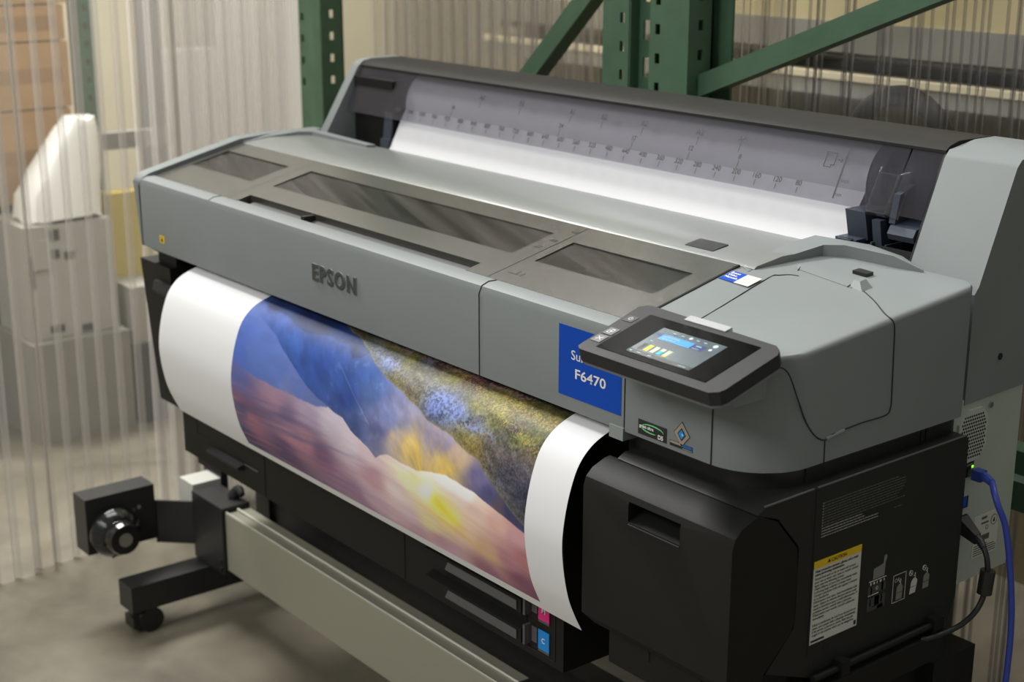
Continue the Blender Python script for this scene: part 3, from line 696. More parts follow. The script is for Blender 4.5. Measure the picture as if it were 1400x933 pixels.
pt.frame_(F_B, [(.4585,.4620,.7235,.7265)], LEDG, .0014)
pt.build('network_socket', None, bpo, 0)
pu = MB(); pu.frame_(F_B, [(.4430,.4590,.6670,.6870)], WORN, .0006); pu.frame_(F_B, [(.4450,.4575,.6690,.6850)], SEAM, .0009); pu.frame_(F_B, [(.4455,.4535,.6710,.6845)], USBB, .0012); pu.build('usb_socket', None, bpo, 0)
pw_ = MB(); pw_.frame_(F_B, [(.4400,.4580,.6360,.6590)], SEAM, .0008); pw_.build('power_socket', None, bpo, 0)
for s_, z_, a_ in (('LAN',.7240,.4235),('USB',.6770,.4215),('OPTION',.6480,.4180)):
    pl_ = MB(); text(pl_, s_, .0052, F_B, a_, z_, GREYPR, h=.0006); pl_.build('socket_print', None, bpo, 0)
rt_ = MB(); rt_.frame_(F_B, [(.4770,.5320,.5880,.6480)], WHITEP, .0006)
for k in range(5): rt_.frame_(F_B, [(.480,.480+[.05,.05,.05,.046,.03][k],.5905+.0033*k,.5918+.0033*k)], GREYPR, .0008)
rt_.frame_(F_B, [(.492,.513,.610,.618),(.480,.488,.613,.6165),(.4930,.505,.641,.6445),(.493,.509,.634,.6365)], GREYPR, .0008)
for q in ell(.5215,.635,.0070,.0070,0,359,.0009,.0009,24): rt_.shape(F_B, q, INKBLK, .0009)
for q in ell(.5065,.6275,.0028,.0028,0,359,.0009,.0009,14): rt_.shape(F_B, q, INKBLK, .0009)
rt_.shape(F_B, [(.519,.632),(.524,.632),(.5215,.6385)], INKBLK, .0009)
rt_.build('rating_label', None, bpo, 0)['label'] = 'white rating label with small print and a round mark'

# ---- stand: foot, caster, beam, take-up unit
ft_ = MB(); ft_.box(-.832,-.772,-.030,.62,.052,.108,.004)
fto = ft_.build('stand_foot', STEELD, PR)
def caster(x, y):
    c = MB(); c.cyl((x,y,.036),(x,y,.054), .014, mat=BLACKG); c.box(x-.012,x+.012,y-.018,y+.026,.022,.046,.004, mat=BLACKG)
    for s in (-1,1): c.cyl((x+s*.013,y+.006,.026),(x+s*.027,y+.006,.026), .026, n=28, bev=.004, mat=RUBBER)
    c.box(x-.02,x+.02,y-.032,y-.018,.012,.036,.004, mat=BLACKG)
    return c.build('caster', None, PR)
caster(-.802, .006); caster(-.802, .585)
MB().box(-.83,-.774,.29,.36,.108,.62,.003).build('stand_leg', STEELD, PR)
MB().box(.715,.79,-.03,.62,.052,.108,.004).build('stand_foot', STEELD, PR); caster(.752, .006); caster(.752, .585)
MB().box(-.774,.715,.30,.35,.16,.22,.003).build('cross_brace', STEELD, PR)
bm_ = MB()
bm_.prism([(.150,.124),(.150,.2485),(.152,.2505),(.1545,.2505),(.1545,.247),(.176,.247),(.176,.2505),(.1815,.2505),(.1815,.247),(.205,.247),(.205,.124)], -.700, .222, bev=.0006)
bmo = bm_.build('take_up_beam', ALU, PR)
be = MB(); be.tube([(-.70,.1525,.2505),(.222,.1525,.2505)], .0011, 6); be.tube([(-.70,.1785,.2506),(.222,.1785,.2506)], .0024, 6); be.build('beam_highlight', ALUB, bmo)  # pale tubes paint the highlights along the beam's top edges
MB().box(.218,.35,.143,.207,.112,.258,.0025).build('beam_bracket', STEELD, PR)
bko = MB().box(-.832,-.703,.143,.207,.112,.258,.0025).build('beam_bracket', STEELD, PR)
bl_ = MB()
for z in (.133,.150): bl_.cyl((-.715,.1425,z-.01),(-.715,.139,z-.01), .0045, n=8)
bl_.build('bolt', STEELD, bko)
tk = MB()
tk.box(-.945,-.886,-.066,.085,.150,.270,.012, 3)
tk.prism([(-.890,.085),(-.835,.142),(-.832,.147),(-.835,.150),(-.894,.090)], .138, .232, 'Z', bev=.001)
tko = tk.build('take_up_unit', STEELD, PR)
KY, KZ = -.012, .192
kn = MB()
kn.lathe((-.889,KY,KZ), (1,0,0), [(0,.024),(0,.048),(.012,.053),(.024,.051),(.038,.040),(.041,.035),(.054,.035),(.058,.033),(.067,.031),(.067,.018)], 40)
kno = kn.build('core_flange', CHROMEB, tko)
for k in range(6):
    a = math.pi*k/3+.3; c, s_ = math.cos(a), math.sin(a)
    kn = MB(); kn.tube([(-.866,KY+c*.0515,KZ+s_*.0515),(-.848,KY+c*.0385,KZ+s_*.0385)], .0028, 6); kn.build('flange_ridge', BLACKG, kno)
k2 = MB(); k2.lathe((-.823,KY,KZ), (1,0,0), [(0,.005),(0,.0145),(.003,.0145),(.003,.0)], 24); k2.build('flange_axle', STEEL, tko)
MB().cyl((-.887,.049,.228),(-.885,.049,.228), .0045, n=10).build('screw', STEEL, tko)
MB().cyl((-.887,.038,.225),(-.885,.038,.225), .0033, n=10).build('screw', MGREY, tko)
wb = MB(); wb.box(-.90,-.84,.150,.215,.16,.266,.002, mat=WHITEP); wb.box(-.915,-.84,.215,.232,.16,.282,.004, mat=STEELD); wb.box(-.835,-.826,.15,.20,.2,.24, mat=STEELD)
wb.build('motor_box', None, PR)
hk = MB(); hk.tube([(-.745,.19,.258),(-.735,.20,.276),(-.715,.198,.272)], [.012,.011,.006], 10, smooth_n=4); hk.build('bracket_latch', DGREY, bko)

# ================================================================== THE PAPER AND ITS PRINT
PP = empty('print_paper', (0,.1,.54))
tag(PP, 'wide white paper curling out under the front cover with an upside-down sunset mountain picture', 'paper')
def catn(P, n=8):
    P = [np.array(p, float) for p in P]; Q = [2*P[0]-P[1]]+P+[2*P[-1]-P[-2]]; o = []
    for i in range(1, len(Q)-2):
        a, b, c, d = Q[i-1:i+3]
        for k in range(n):
            t = k/n; o.append(.5*((2*b)+(-a+c)*t+(2*a-5*b+4*c-d)*t*t+(-a+3*b-3*c+d)*t**3))
    o.append(P[-1]); return np.array(o)
raw = [(.16,.800),(.11,.803),(.065,.802),(.038,.796),(.012,.784),(-.008,.764),(-.021,.735),(-.030,.700),(-.034,.665),(-.031,.628),(-.023,.590),(-.012,.562),(.0005,.537)]
PROF = catn(raw); PS = np.concatenate([[0], np.cumsum(np.hypot(*np.diff(PROF, axis=0).T))])
def strip(pts, x0, x1, th=.0003):
    """sheet of real thickness following pts (Y,Z)"""
    m = MB(); pts = [np.array(p) for p in pts]; back = []
    for i, p in enumerate(pts):
        d = pts[min(i+1,len(pts)-1)]-pts[max(i-1,0)]; d = d/np.hypot(*d); back.append(p + np.array([-d[1], d[0]])*-th)
    m.prism([tuple(p) for p in pts] + [tuple(p) for p in back[::-1]], x0, x1)
    return m
strip(PROF, -.559, .559).build('front_web', PAPER, PP, 60)
feed = [(.452,.950),(.459,.960),(.472,.974),(.485,.998),(.498,1.024),(.512,1.046)]
strip(feed, -.559, .559).build('feed_web', PAPER, PP, 60)
MB().cyl((-.559,.578,1.052),(.559,.578,1.052), .0665, n=64).build('paper_roll', PAPER, PP, 30)

def vnoise(u, v, seed):
    u = np.asarray(u); v = np.asarray(v)
    iu = np.floor(u).astype(int); iv = np.floor(v).astype(int); fu = u-iu; fv = v-iv
    fu = fu*fu*(3-2*fu); fv = fv*fv*(3-2*fv)
    def h(a, b):
        n = (a*374761393 + b*668265263 + seed*982451653) & 0x7fffffff
        n = ((n ^ (n >> 13))*1274126177) & 0x7fffffff
        return ((n ^ (n >> 16)) & 0xffff)/65535.
    return (h(iu,iv)*(1-fu)+h(iu+1,iv)*fu)*(1-fv)+(h(iu,iv+1)*(1-fu)+h(iu+1,iv+1)*fu)*fv
def fbm(u, v, su, sv, seed, o=4):
    s = 0; a = 1; t = 0
    for k in range(o): s = s+a*vnoise(u*su*2**k+k*17, v*sv*2**k+k*31, seed+k); t += a; a *= .55
    return s/t
SKY = [(-0.271,0.276,85,95,160),(-0.275,0.304,135,95,125),(-0.268,0.326,95,78,110),(-0.237,0.341,165,98,115),(-0.281,0.386,75,65,105),(-0.142,0.28,170,130,150),(-0.116,0.295,125,105,140),(-0.109,0.32,190,132,145),(-0.048,0.277,180,160,180),(0.015,0.274,205,190,195),(-0.056,0.319,192,135,145),(0.076,0.292,215,200,200),(0.112,0.297,215,185,185),(0.128,0.328,190,140,145),(0.188,0.328,215,190,180),(0.108,0.375,195,160,170),(0.203,0.365,205,170,170),(0.266,0.302,250,240,205),(0.291,0.315,238,215,95),(0.314,0.328,236,212,105),(0.222,0.302,238,222,160),(0.357,0.277,240,220,205),(0.223,0.274,235,218,205),(0.315,0.27,245,228,210),(0.387,0.293,225,190,165),(0.43,0.302,215,165,145),(0.463,0.307,195,140,140),(0.347,0.342,220,180,160),(0.262,0.358,220,200,140),(0.395,0.353,205,160,120),(0.297,0.394,195,150,158),(0.376,0.393,150,95,110),(0.462,0.378,130,75,95),(0.445,0.348,175,115,120),(0.477,0.336,170,105,105),(0.214,0.394,185,140,150),(0.057,0.377,160,120,145),(0.082,0.414,150,110,135),(-0.021,0.332,130,90,120),(-0.144,0.367,100,75,110),(0.275,0.386,190,140,145),(0.483,0.393,120,70,90)]
BLU = [(-0.271,0.15,70,95,165),(-0.283,0.177,60,95,175),(-0.247,0.128,45,65,125),(-0.161,0.122,35,50,105),(-0.101,0.117,30,45,95),(-0.186,0.151,60,90,165),(-0.227,0.202,75,115,190),(-0.129,0.175,55,90,165),(-0.045,0.157,50,80,150),(-0.044,0.192,45,75,150),(-0.063,0.218,45,75,145),(0.036,0.2,50,80,150),(0.052,0.224,45,70,140),(0.083,0.174,60,90,160),(0.112,0.198,80,105,165),(0.074,0.258,70,85,140),(0.156,0.236,120,125,175),(0.167,0.22,130,140,190),(0.161,0.224,110,120,175),(0.198,0.208,150,150,190),(0.185,0.25,200,180,170),(0.145,0.248,90,95,145),(0.27,0.227,160,150,180),(0.3,0.224,150,140,170),(0.333,0.234,190,165,150),(0.386,0.249,110,105,150),(0.408,0.263,80,80,125),(0.451,0.271,60,65,105),(0.431,0.273,100,85,100),(0.465,0.281,65,65,100),(0.224,0.252,225,195,130),(0.308,0.253,220,190,120)]
MID = [(-0.232,0.222,85,110,180),(-0.151,0.232,90,115,185),(-0.086,0.245,95,115,180),(-0.027,0.247,95,110,165),(-0.104,0.256,110,120,175),(-0.266,0.23,75,100,180)]
GND = [(-0.089,0.097,85,80,45),(0.004,0.118,70,65,45),(0.015,0.134,100,105,110),(0.067,0.137,95,100,110),(0.081,0.118,110,110,60),(0.091,0.104,80,60,60),(0.145,0.115,100,95,55),(0.2,0.115,60,45,45),(0.283,0.12,90,60,70),(0.312,0.103,50,40,40),(0.39,0.109,45,40,38),(0.443,0.096,35,35,30),(0.476,0.105,60,60,40),(0.151,0.132,125,120,50),(0.251,0.135,130,125,55),(0.355,0.138,125,120,52),(0.402,0.138,122,112,48),(0.47,0.143,125,112,48),(0.471,0.162,110,115,60),(0.44,0.179,130,135,75),(0.381,0.163,140,140,70),(0.33,0.16,140,130,60),(0.155,0.168,120,110,80),(0.204,0.18,125,115,90),(0.267,0.173,105,125,190),(0.307,0.178,110,130,195),(0.262,0.187,95,115,180),(0.349,0.183,120,125,150),(0.336,0.202,140,130,70),(0.365,0.212,150,130,70),(0.396,0.207,110,100,100),(0.433,0.208,115,105,110),(0.461,0.22,90,85,100),(0.44,0.227,80,80,100),(0.481,0.241,55,60,80),(0.476,0.193,100,90,85),(0.425,0.17,75,70,85),(0.11,0.153,110,125,170),(0.171,0.122,100,105,130)]
AU = [(-.36,.05),(-.2,.07),(-.129,.088),(-.051,.114),(.019,.132),(.081,.157),(.133,.174),(.179,.183),(.218,.193),(.256,.205),(.299,.209),(.338,.22),(.37,.226),(.393,.24),(.423,.253),(.455,.272),(.48,.283),(.5,.290)]
MU = [(-.31,.146),(-.277,.153),(-.179,.18),(-.104,.214),(-.057,.234),(.005,.249),(.049,.255),(.075,.268),(.123,.281),(.141,.291),(.156,.282),(.172,.277),(.189,.278),(.217,.28),(.244,.279),(.28,.271),(.31,.267),(.34,.268),(.37,.271),(.428,.281),(.481,.293),(.5,.297)]
CU = [(-.31,.246),(-.291,.247),(-.208,.257),(-.124,.257),(-.057,.258),(.005,.252),(.03,.2),(.5,.2)]
DU = [(-.31,.125),(-.29,.128),(-.258,.138),(-.203,.139),(-.152,.150),(-.111,.156),(-.059,.146),(-.001,.148),(.032,.165),(.05,.16),(.10,.05)]
def picture(U, S):
    s2l = lambda c: np.where(c <= .04045, c/12.92, ((c+.055)/1.055)**2.4)
    def idw(P, pw=3.2, e=.006):
        a = np.array(P, float); acc = 0; W = 0
        for u, s, r, g, b in a:
            d = ((U-u)**2 + ((S-s)*1.5)**2 + e*e)**(pw/2); w = 1/d
            acc = acc + w[...,None]*np.array([r,g,b])/255.; W = W+w
        return acc/W[...,None]
    ip = lambda L: np.interp(U, *np.array(L).T)
    wob = (fbm(U, S*0, 40, 1, 5)-.5)*.006
    A, M_, Cc, D = ip(AU)+wob, ip(MU)+wob*.6, ip(CU)+wob, ip(DU)+wob
    sm = lambda e, x: np.clip(x/e+.5, 0, 1)[...,None]
    sky = idw(SKY); st = fbm(U+S*.35, S-U*.10, 7, 70, 11)
    s2 = fbm(U+.3, S+U*.055, 4.5, 75, 13, 5); ml = np.clip((.16-U)/.25, 0, 1)*np.clip((S-.27)/.03, 0, 1)
    pk = (np.clip((s2-.52)*5, 0, 1)*ml*.62)[...,None]; sl = (np.clip((.44-s2)*5, 0, 1)*ml*.55)[...,None]
    sky = sky*(1-pk)+pk*np.array([.80,.45,.50]); sky = sky*(1-sl)+sl*np.array([.38,.33,.50])
    sky = sky*(1+(st[...,None]-.5)*np.array([.16,.24,.18]))
    gm = sky.mean(-1, keepdims=True); sky = gm+(sky-gm)*.86; sky = sky*(1+.13*np.clip((U[...,None]+.05)/.2,0,1))*np.array([.985,1.0,1.05])
    dsun = np.sqrt(((U-.267)*1.0)**2+((S-.304)*1.55)**2)
    sky = sky + np.exp(-(dsun/.013)**2)[...,None]*np.array([.5,.5,.6])
    band = np.exp(-(((S-.304)-(U-.267)*.42)/.011)**2)*np.clip(1-abs(U-.30)/.085,0,1)*np.clip(.35+1.5*fbm(U+S*.3,S-U*.38,12,150,61),0,1.3)
    sky = sky*(1-band[...,None]*.5)+band[...,None]*.5*np.array([.96,.86,.18])
    b2 = np.exp(-(((S-.340)-(U-.30)*.20)/.0035)**2)*np.clip(1-abs(U-.33)/.12,0,1)*.5
    sky = sky*(1-b2[...,None])+b2[...,None]*np.array([.92,.78,.30])
    blu = idw(BLU); tex = fbm(U+S, S-U*.8, 26, 60, 21)
    snow = np.clip((fbm(U*1.0+S*.9, S-U*.5, 55, 90, 23, 5)-.60)*5, 0, 1)*np.clip((U+.05)/.08,0,1)*np.clip((.25-U)/.1,0,1)*.22
    blu = blu*(1+(tex[...,None]-.5)*.34); blu = blu*(1-snow[...,None])+snow[...,None]*np.array([.62,.70,.85])
    dk = sm(.004, D-S)*sm(.02, S-.02); blu = blu*(1-.24*dk)
    # sun rays fanning up over the ridge
    ang = np.arctan2((.292-S)*1.25, U-.262); r = np.sqrt((U-.262)**2+((.292-S)*1.25)**2)
    ray = 0
    for a0, w, k in ((2.75,.04,.30),(2.50,.05,.40),(2.25,.06,.45),(1.95,.11,1.0),(1.74,.05,.5),(1.45,.04,.35),(1.20,.05,.45),(.95,.05,.35),(.66,.10,.85),(.36,.05,.4)):
        ray = ray + k*np.exp(-((ang-a0)/w)**2)
    glow = np.clip((ray*.80+.22)*np.exp(-(r/.072)**1.6), 0, .92)[...,None]
    blu = blu*(1-glow)+glow*np.array([.96,.80,.30])
    streak = np.exp(-(((S-.185)-(U-.02)*.62)/.0014)**2)*((U > .02)&(U < .12)); blu = blu + streak[...,None]*.10
    midc = idw(MID)*(1+(fbm(U,S,30,60,33)[...,None]-.5)*.16)
    g = idw(GND, 2.8, .010)
    n1 = fbm(U+S*.5, S-U*.35, 70, 130, 41); n2 = vnoise(U*420, S*520, 77); n3 = fbm(U,S,24,60,51)
    n4 = vnoise(U*700, S*800, 78)
    g = g*(.22+.62*n1[...,None]+.38*n2[...,None]+.30*n4[...,None]+.35*(n3[...,None]-.4))*.98
    rock = (np.exp(-(((U-.275)/.055)**2+((S-.175-(U-.275)*.12)/.020)**2))+.8*np.exp(-(((U-.115)/.05)**2+((S-.149-(U-.115)*.22)/.009)**2))+.6*np.exp(-(((U-.36)/.05)**2+((S-.190)/.008)**2)))*np.clip((vnoise(U*300,S*360,91)-.42)*5,0,1)
    rk = np.clip(rock,0,.85)[...,None]; g = g*(1-rk)+rk*np.array([.56,.62,.86])
    fl = (np.exp(-(((S-.140-(U-.43)*.12)/.010)**2))*np.clip((U-.34)/.06,0,1)+.5*np.exp(-(((S-.150-(U-.36)*.30)/.012)**2))*(U > .2))*np.clip((vnoise(U*520,S*620,97)-.55)*5,0,1)
    fk = np.clip(fl,0,.5)[...,None]; g = g*(1-fk)+fk*np.array([.88,.74,.22])
    hk = (np.exp(-((S-.112-(U-.2)*.03)/.010)**2)*np.clip((vnoise(U*280,S*330,99)-.55)*6,0,1)*(U > .05)*(U < .42))[...,None]*.7
    g = g*(1-hk)+hk*np.array([.62,.45,.50])
    gg = np.clip(.40*np.exp(-(r/.09)**2),0,.5)[...,None]; g = g*(1-gg)+gg*np.array([.80,.66,.30])
    edge = np.exp(-((A-S)/.0035)**2)[...,None]*.35; g = g*(1-edge)+edge*np.array([.62,.58,.38])
    out = sky
    out = out*(1-sm(.0025, Cc-S)) + midc*sm(.0025, Cc-S)
    # haze where the lower slopes fade
    out = out*(1-sm(.0022, M_-S)) + blu*sm(.0022, M_-S)
    out = out*(1-sm(.0022, A-S)) + g*sm(.0022, A-S)
    out = np.clip(out*1.04, 0.01, 1)
    return s2l(out)
def build_picture():
    nu, ns = 900, 330
    us = np.linspace(-.2915, .4845, nu); ss = np.linspace(.03, .4020, ns)
    y = np.interp(ss, PS, PROF[:,0]); z = np.interp(ss, PS, PROF[:,1])
    ty = np.gradient(y, ss); tz = np.gradient(z, ss); l = np.hypot(ty, tz); ny, nz = tz/l, -ty/l
    k = np.where(nz+abs(ny)*0 < -.2, -1, 1)
    # outward normal: away from the roll of paper (up and to the front)
    sgn = np.where((ny*(-1)+nz*.2) > 0, 1, -1); y = y+ny*sgn*.00035; z = z+nz*sgn*.00035
    UU, SS = np.meshgrid(us, ss)
    co = np.stack([UU, np.broadcast_to(y[:,None], UU.shape), np.broadcast_to(z[:,None], UU.shape)], -1).reshape(-1, 3)
    idx = np.arange(nu*ns).reshape(ns, nu)
    f = np.stack([idx[:-1,:-1], idx[1:,:-1], idx[1:,1:], idx[:-1,1:]], -1).reshape(-1, 4)
    me = bpy.data.meshes.new('printed_picture'); me.vertices.add(len(co)); me.vertices.foreach_set('co', co.ravel())
    me.loops.add(f.size); me.loops.foreach_set('vertex_index', f.ravel().astype(np.int32))
    me.polygons.add(len(f)); me.polygons.foreach_set('loop_start', (np.arange(len(f))*4).astype(np.int32)); me.polygons.foreach_set('loop_total', np.full(len(f), 4, np.int32))
    me.update(calc_edges=True); me.validate()
    col = np.ones((len(co), 4), np.float32); col[:,:3] = picture(UU, SS).reshape(-1, 3)
    at = me.color_attributes.new('ink', 'FLOAT_COLOR', 'POINT'); at.data.foreach_set('color', col.ravel())
    me.polygons.foreach_set('use_smooth', [True]*len(me.polygons))
    m, nt, N, L = newmat('printed_ink'); o = N.new('ShaderNodeOutputMaterial'); p = N.new('ShaderNodeBsdfPrincipled'); a = N.new('ShaderNodeVertexColor'); a.layer_name = 'ink'
    L.new(a.outputs[0], p.inputs['Base Color']); p.inputs['Roughness'].default_value = .5; p.inputs['Specular IOR Level'].default_value = .3; L.new(p.outputs[0], o.inputs[0])
    me.materials.append(m); ob = bpy.data.objects.new('printed_picture', me); COL.objects.link(ob); adopt(ob, PP)
    ob['label'] = 'printed upside-down landscape of blue mountains under a sunset'
build_picture()

# ================================================================== CABLES
lc = MB(); lc.tube([(.826,.452,.7195),(.842,.446,.7175),(.856,.432,.712),(.866,.428,.698),(.872,.438,.672),(.876,.447,.630),(.878,.458,.575),(.878,.466,.52),(.876,.470,.46),(.872,.474,.38),(.866,.48,.22),(.87,.47,.05),(.89,.44,.006),(.99,.36,.0055)], .0042, 12, smooth_n=6)
LC = empty('network_cable', (.89,.44,0)); tag(LC, 'blue network cable hanging from the socket on the back plate', 'cable')
lc.build('cord', CBLUE, LC)
q = MB(); q.box(.803,.816,.449,.4605,.713,.7245,.0015, mat=CLEARB); q.box(.810,.824,.4475,.4615,.7115,.7255,.003, mat=CBLUE)
q.tube([(.822,.4545,.719),(.832,.4515,.7185),(.842,.4462,.7175)], [.0068,.0060,.0050], 10, CBLUE); q.build('plug', None, LC)
PC = empty('power_cord', (.84,.42,.56)); tag(PC, 'black power cord with a thick filter lump below the blue cable', 'cord')
MB().tube([(.832,.437,.642),(.846,.432,.637),(.856,.428,.626),(.860,.427,.612),(.861,.4265,.595),(.860,.424,.572),(.858,.412,.553),(.855,.388,.541),(.850,.360,.536),(.846,.332,.535),(.84,.325,.534)], .0036, 12, smooth_n=6).build('cord', RUBBER, PC)
q = MB(); q.hexa([(.803,.439,.637),(.803,.459,.637),(.803,.459,.658),(.803,.439,.658),(.836,.430,.634),(.836,.442,.634),(.836,.442,.647),(.836,.430,.647)], .003)
q.tube([(.834,.4365,.641),(.842,.4335,.639),(.850,.4300,.634)], [.0062,.0055,.0042], 10); q.build('plug', RUBBER, PC)
MB().cyl((.861,.427,.608),(.8602,.4245,.576), .0098, n=20, bev=.0015).build('filter_lump', BLACKG, PC)

# ================================================================== RACK FRAMES
def plate(mb, x0, x1, y0, y1, z0, z1, holes, axis='X', hw=.012, hh=.018):
    """thin wall with a row of real holes; runs along X (front wall) or Y (side wall); holes = (first z, pitch, centre)"""
    hz, pit, c = holes
    bx = (lambda a0, a1, b0, b1: mb.box(a0, a1, y0, y1, b0, b1)) if axis == 'X' else (lambda a0, a1, b0, b1: mb.box(x0, x1, a0, a1, b0, b1))
    a0, a1 = (x0, x1) if axis == 'X' else (y0, y1)
    bx(a0, c-hw/2, z0, z1); bx(c+hw/2, a1, z0, z1)
    z = hz; prev = z0
    while z < z1-.05:
        bx(c-hw/2, c+hw/2, prev, z-hh/2); prev = z+hh/2; z += pit
    bx(c-hw/2, c+hw/2, prev, z1)
H = 2.6
def post(parent, x0, x1, y0, depth, hz, cfront, side=True, t=.004):
    m = MB()
    plate(m, x0, x1, y0, y0+t, .0, H, (hz, .0508*1.0, cfront))
    if side: plate(m, x1-t, x1, y0+t, y0+depth, .0, H, (hz+.01, .0508, y0+depth*.5), 'Y')
    m.box(x0, x0+t, y0+t, y0+depth, 0, H); m.box(x1-.022, x1, y0+depth-t, y0+depth, 0, H); m.box(x0, x0+.022, y0+depth-t, y0+depth, 0, H)
    m.box(x0-.001, x1+.001, y0-.01, y0+depth+.01, 0, .008)
    return m.build('post', GREEN, parent)
RL = empty('pallet_rack', (-.75,.75,0)); tag(RL, 'green perforated rack frame whose posts stand behind the printer, left of its roll cover', 'rack', 'green rack frames')
post(RL, -1.304, -1.206, .72, .062, 1.02, -1.288)
post(RL, -.224, -.152, .72, .03, 1.03, -.172, side=False)
wb_ = MB(); plate(wb_, -.150, -.106, .742, .746, 0, H, (1.015,.066,-.130), 'X', .018, .034)
wb_.box(-.154,-.150,.72,.746,0,H); wb_.build('post_web', GREEN, RL)
def brace(parent, p, q, w=.036):
    p, q = Vector(p), Vector(q); d = (q-p).normalized(); y = Vector((0,1,0)); n = d.cross(y)
    c = [n*(w/2)+y*(w/2), -n*(w/2)+y*(w/2), -n*(w/2)-y*(w/2), n*(w/2)-y*(w/2)]
    return MB().loft([[p+k for k in c], [q+k for k in c]], bev=.004).build('brace', GREEN, parent)
brace(RL, (-1.21,.765,.415), (-.19,.765,1.376))
brace(RL, (-.20,.765,1.45), (-1.21,.765,2.4))
RR_ = empty('pallet_rack', (.6,.75,0)); tag(RR_, 'green perforated rack frame with a long brace rising right above the printer', 'rack', 'green rack frames')
post(RR_, -.100, -.004, .72, .06, 1.015, -.080)
wq = MB(); wq.box(-.004,.022,.80,.806,0,H); wq.box(-.08,-.004,.80,.806,0,H); wq.build('post_web', GREEN, RR_)
brace(RR_, (-.02,.765,1.118), (1.15,.765,1.566))
post(RR_, 1.12, 1.22, .72, .062, 1.0, 1.14)
MB().cyl((-.01,.742,1.135),(-.01,.735,1.135), .006, n=8).build('bolt', WORN, RR_)
bmn = MB(); bmn.prism([(.70,.575),(.70,.620),(.712,.626),(.712,.662),(.75,.662),(.75,.575)], .05, 1.11, bev=.003)
tag(bmn.build('rack_beam', GREEN), 'green horizontal rack beam low beside the back plate, at the right edge', 'beam')

# ================================================================== CLEAR CORRUGATED SHEETS
def sheet(a, b, z0, z1, mats, label, group, phase=0., pitch=.046, amp=.011, rib=.018, twin=0.):
    """upright sheet from a to b: flat pans between rounded ribs"""
    a, b = Vector((*a,0)), Vector((*b,0)); L_ = (b-a).length; d = (b-a)/L_; n = Vector((-d.y, d.x, 0))
    prof = []; f = -phase*pitch
    while f < L_:
        for g in ((0., twin) if twin else (0.,)):
            for k in range(9):
                s = f + g + rib*k/8
                if 0 <= s <= L_: prof.append((s, math.sin(math.pi*k/8)**.7, k < 8))
        f += pitch
    prof = [(0.,0.,False)] + [q for q in prof if 0 < q[0] < L_] + [(L_,0.,False)]
    bmx = bmesh.new(); rows = []
    for z in (z0, z1): rows.append([bmx.verts.new(a + d*s + n*(h*amp) + Vector((0,0,z))) for s, h, r in prof])
    for i in range(len(prof)-1):
        fc = bmx.faces.new((rows[0][i], rows[0][i+1], rows[1][i+1], rows[1][i])); fc.material_index = 1 if prof[i][2] else 0
    me = bpy.data.meshes.new('plastic_sheet'); bmx.to_mesh(me); bmx.free()
    for m in mats: me.materials.append(m)
    me.polygons.foreach_set('use_smooth', [True]*len(me.polygons)); me.set_sharp_from_angle(angle=R(50))
    o = bpy.data.objects.new('plastic_sheet', me); COL.objects.link(o)
    return tag(o, label, 'plastic sheet', group)
LG, BG = 'clear corrugated sheets on the left', 'clear corrugated sheets behind the printer'
sheet((-1.190,-.80), (-1.186,-.02), .002, 2.3, SHL, 'clear corrugated plastic sheet at the far left, nearest the camera, its foot on bare floor', LG, .2)
sheet((-1.212,-.06), (-1.226,.36), .002, 2.3, SHL, 'clear corrugated plastic sheet beyond the take-up knob, left of the printer', LG, .1)
for k in range(5):
    sheet((-1.250-.020*k,.262+.03*k), (-1.250-.020*k,.668-.006*k), .002, 2.35, SHS, 'hazy clear corrugated sheet in the whitish stack left of the green post', LG, [.0,.37,.13,.62,.45][k])
for k in range(4):
    sheet((-1.17+.03*k,.835+.019*k), (-.56+.04*k,.835+.019*k), .002, 2.4, SHB, 'hazy clear corrugated sheet stacked between the two green frames, above the cover left end', BG, [.1,.55,.3,.8][k])
for k in range(2):
    sheet((-.62+.06*k,.915+.020*k), (.04,.915+.020*k), .002, 2.4, SHB, 'clear corrugated sheet behind the green diagonal brace, left of the double post', BG, [.25,.6][k])
sheet((.06,.835), (.66,.835), .002, 2.4, SHR, 'clear corrugated sheet right of the green double post, below the long brace', BG, .15, .064, .006, .005, .012)
sheet((.10,.860), (1.25,.860), .002, 2.4, SHR, 'clear corrugated sheet at the far right, behind the end housing and cables', BG, .48, .077, .006, .005, .018)

# ================================================================== WHAT STANDS BEHIND THE SHEETS
CARD = pbr('cardboard', (.40,.235,.095), .8, noise=.10, nscale=14)
CARD2 = pbr('cardboard_pale', (.42,.33,.18), .8, noise=.10, nscale=10)
PLY = pbr('pale_yellow_board', (.52,.44,.235), .6, noise=.06, nscale=5)
TANB = pbr('tan_board', (.15,.118,.056), .7, noise=.10, nscale=6)
SGREY = pbr('shelf_grey_paint', (.235,.225,.195), .5, noise=.06, nscale=12)
CREAM = pbr('cream_edge', (.78,.70,.50), .5)
DBRN = pbr('dark_brown', (.035,.028,.022), .7, noise=.2, nscale=20)
BAG = pbr('white_film', (.85,.84,.80), .4)
MACH = pbr('light_grey_machine', (.40,.385,.35), .5, noise=.06, nscale=9)
YELP = pbr('yellow_plastic', (.62,.50,.14), .5)
DRK = pbr('dark_equipment', (.03,.03,.028), .6, noise=.2, nscale=20)
RED = pbr('brick_red_plastic', (.22,.065,.045), .5)
def thing(mb, name, mat, label, cat, group=None): return tag(mb.build(name, mat), label, cat, group)
thing(MB().box(-1.6,2.2,1.495,1.512,1.184,2.3,.003), 'panel_board', PLY, 'pale yellow board behind the clear sheets, above the grey shelf beams', 'board')
thing(MB().box(-1.42,.78,1.60,1.62,0,1.02,.003), 'panel_board', TANB, 'tan board behind the clear sheets, below the lower grey shelf beam', 'board')
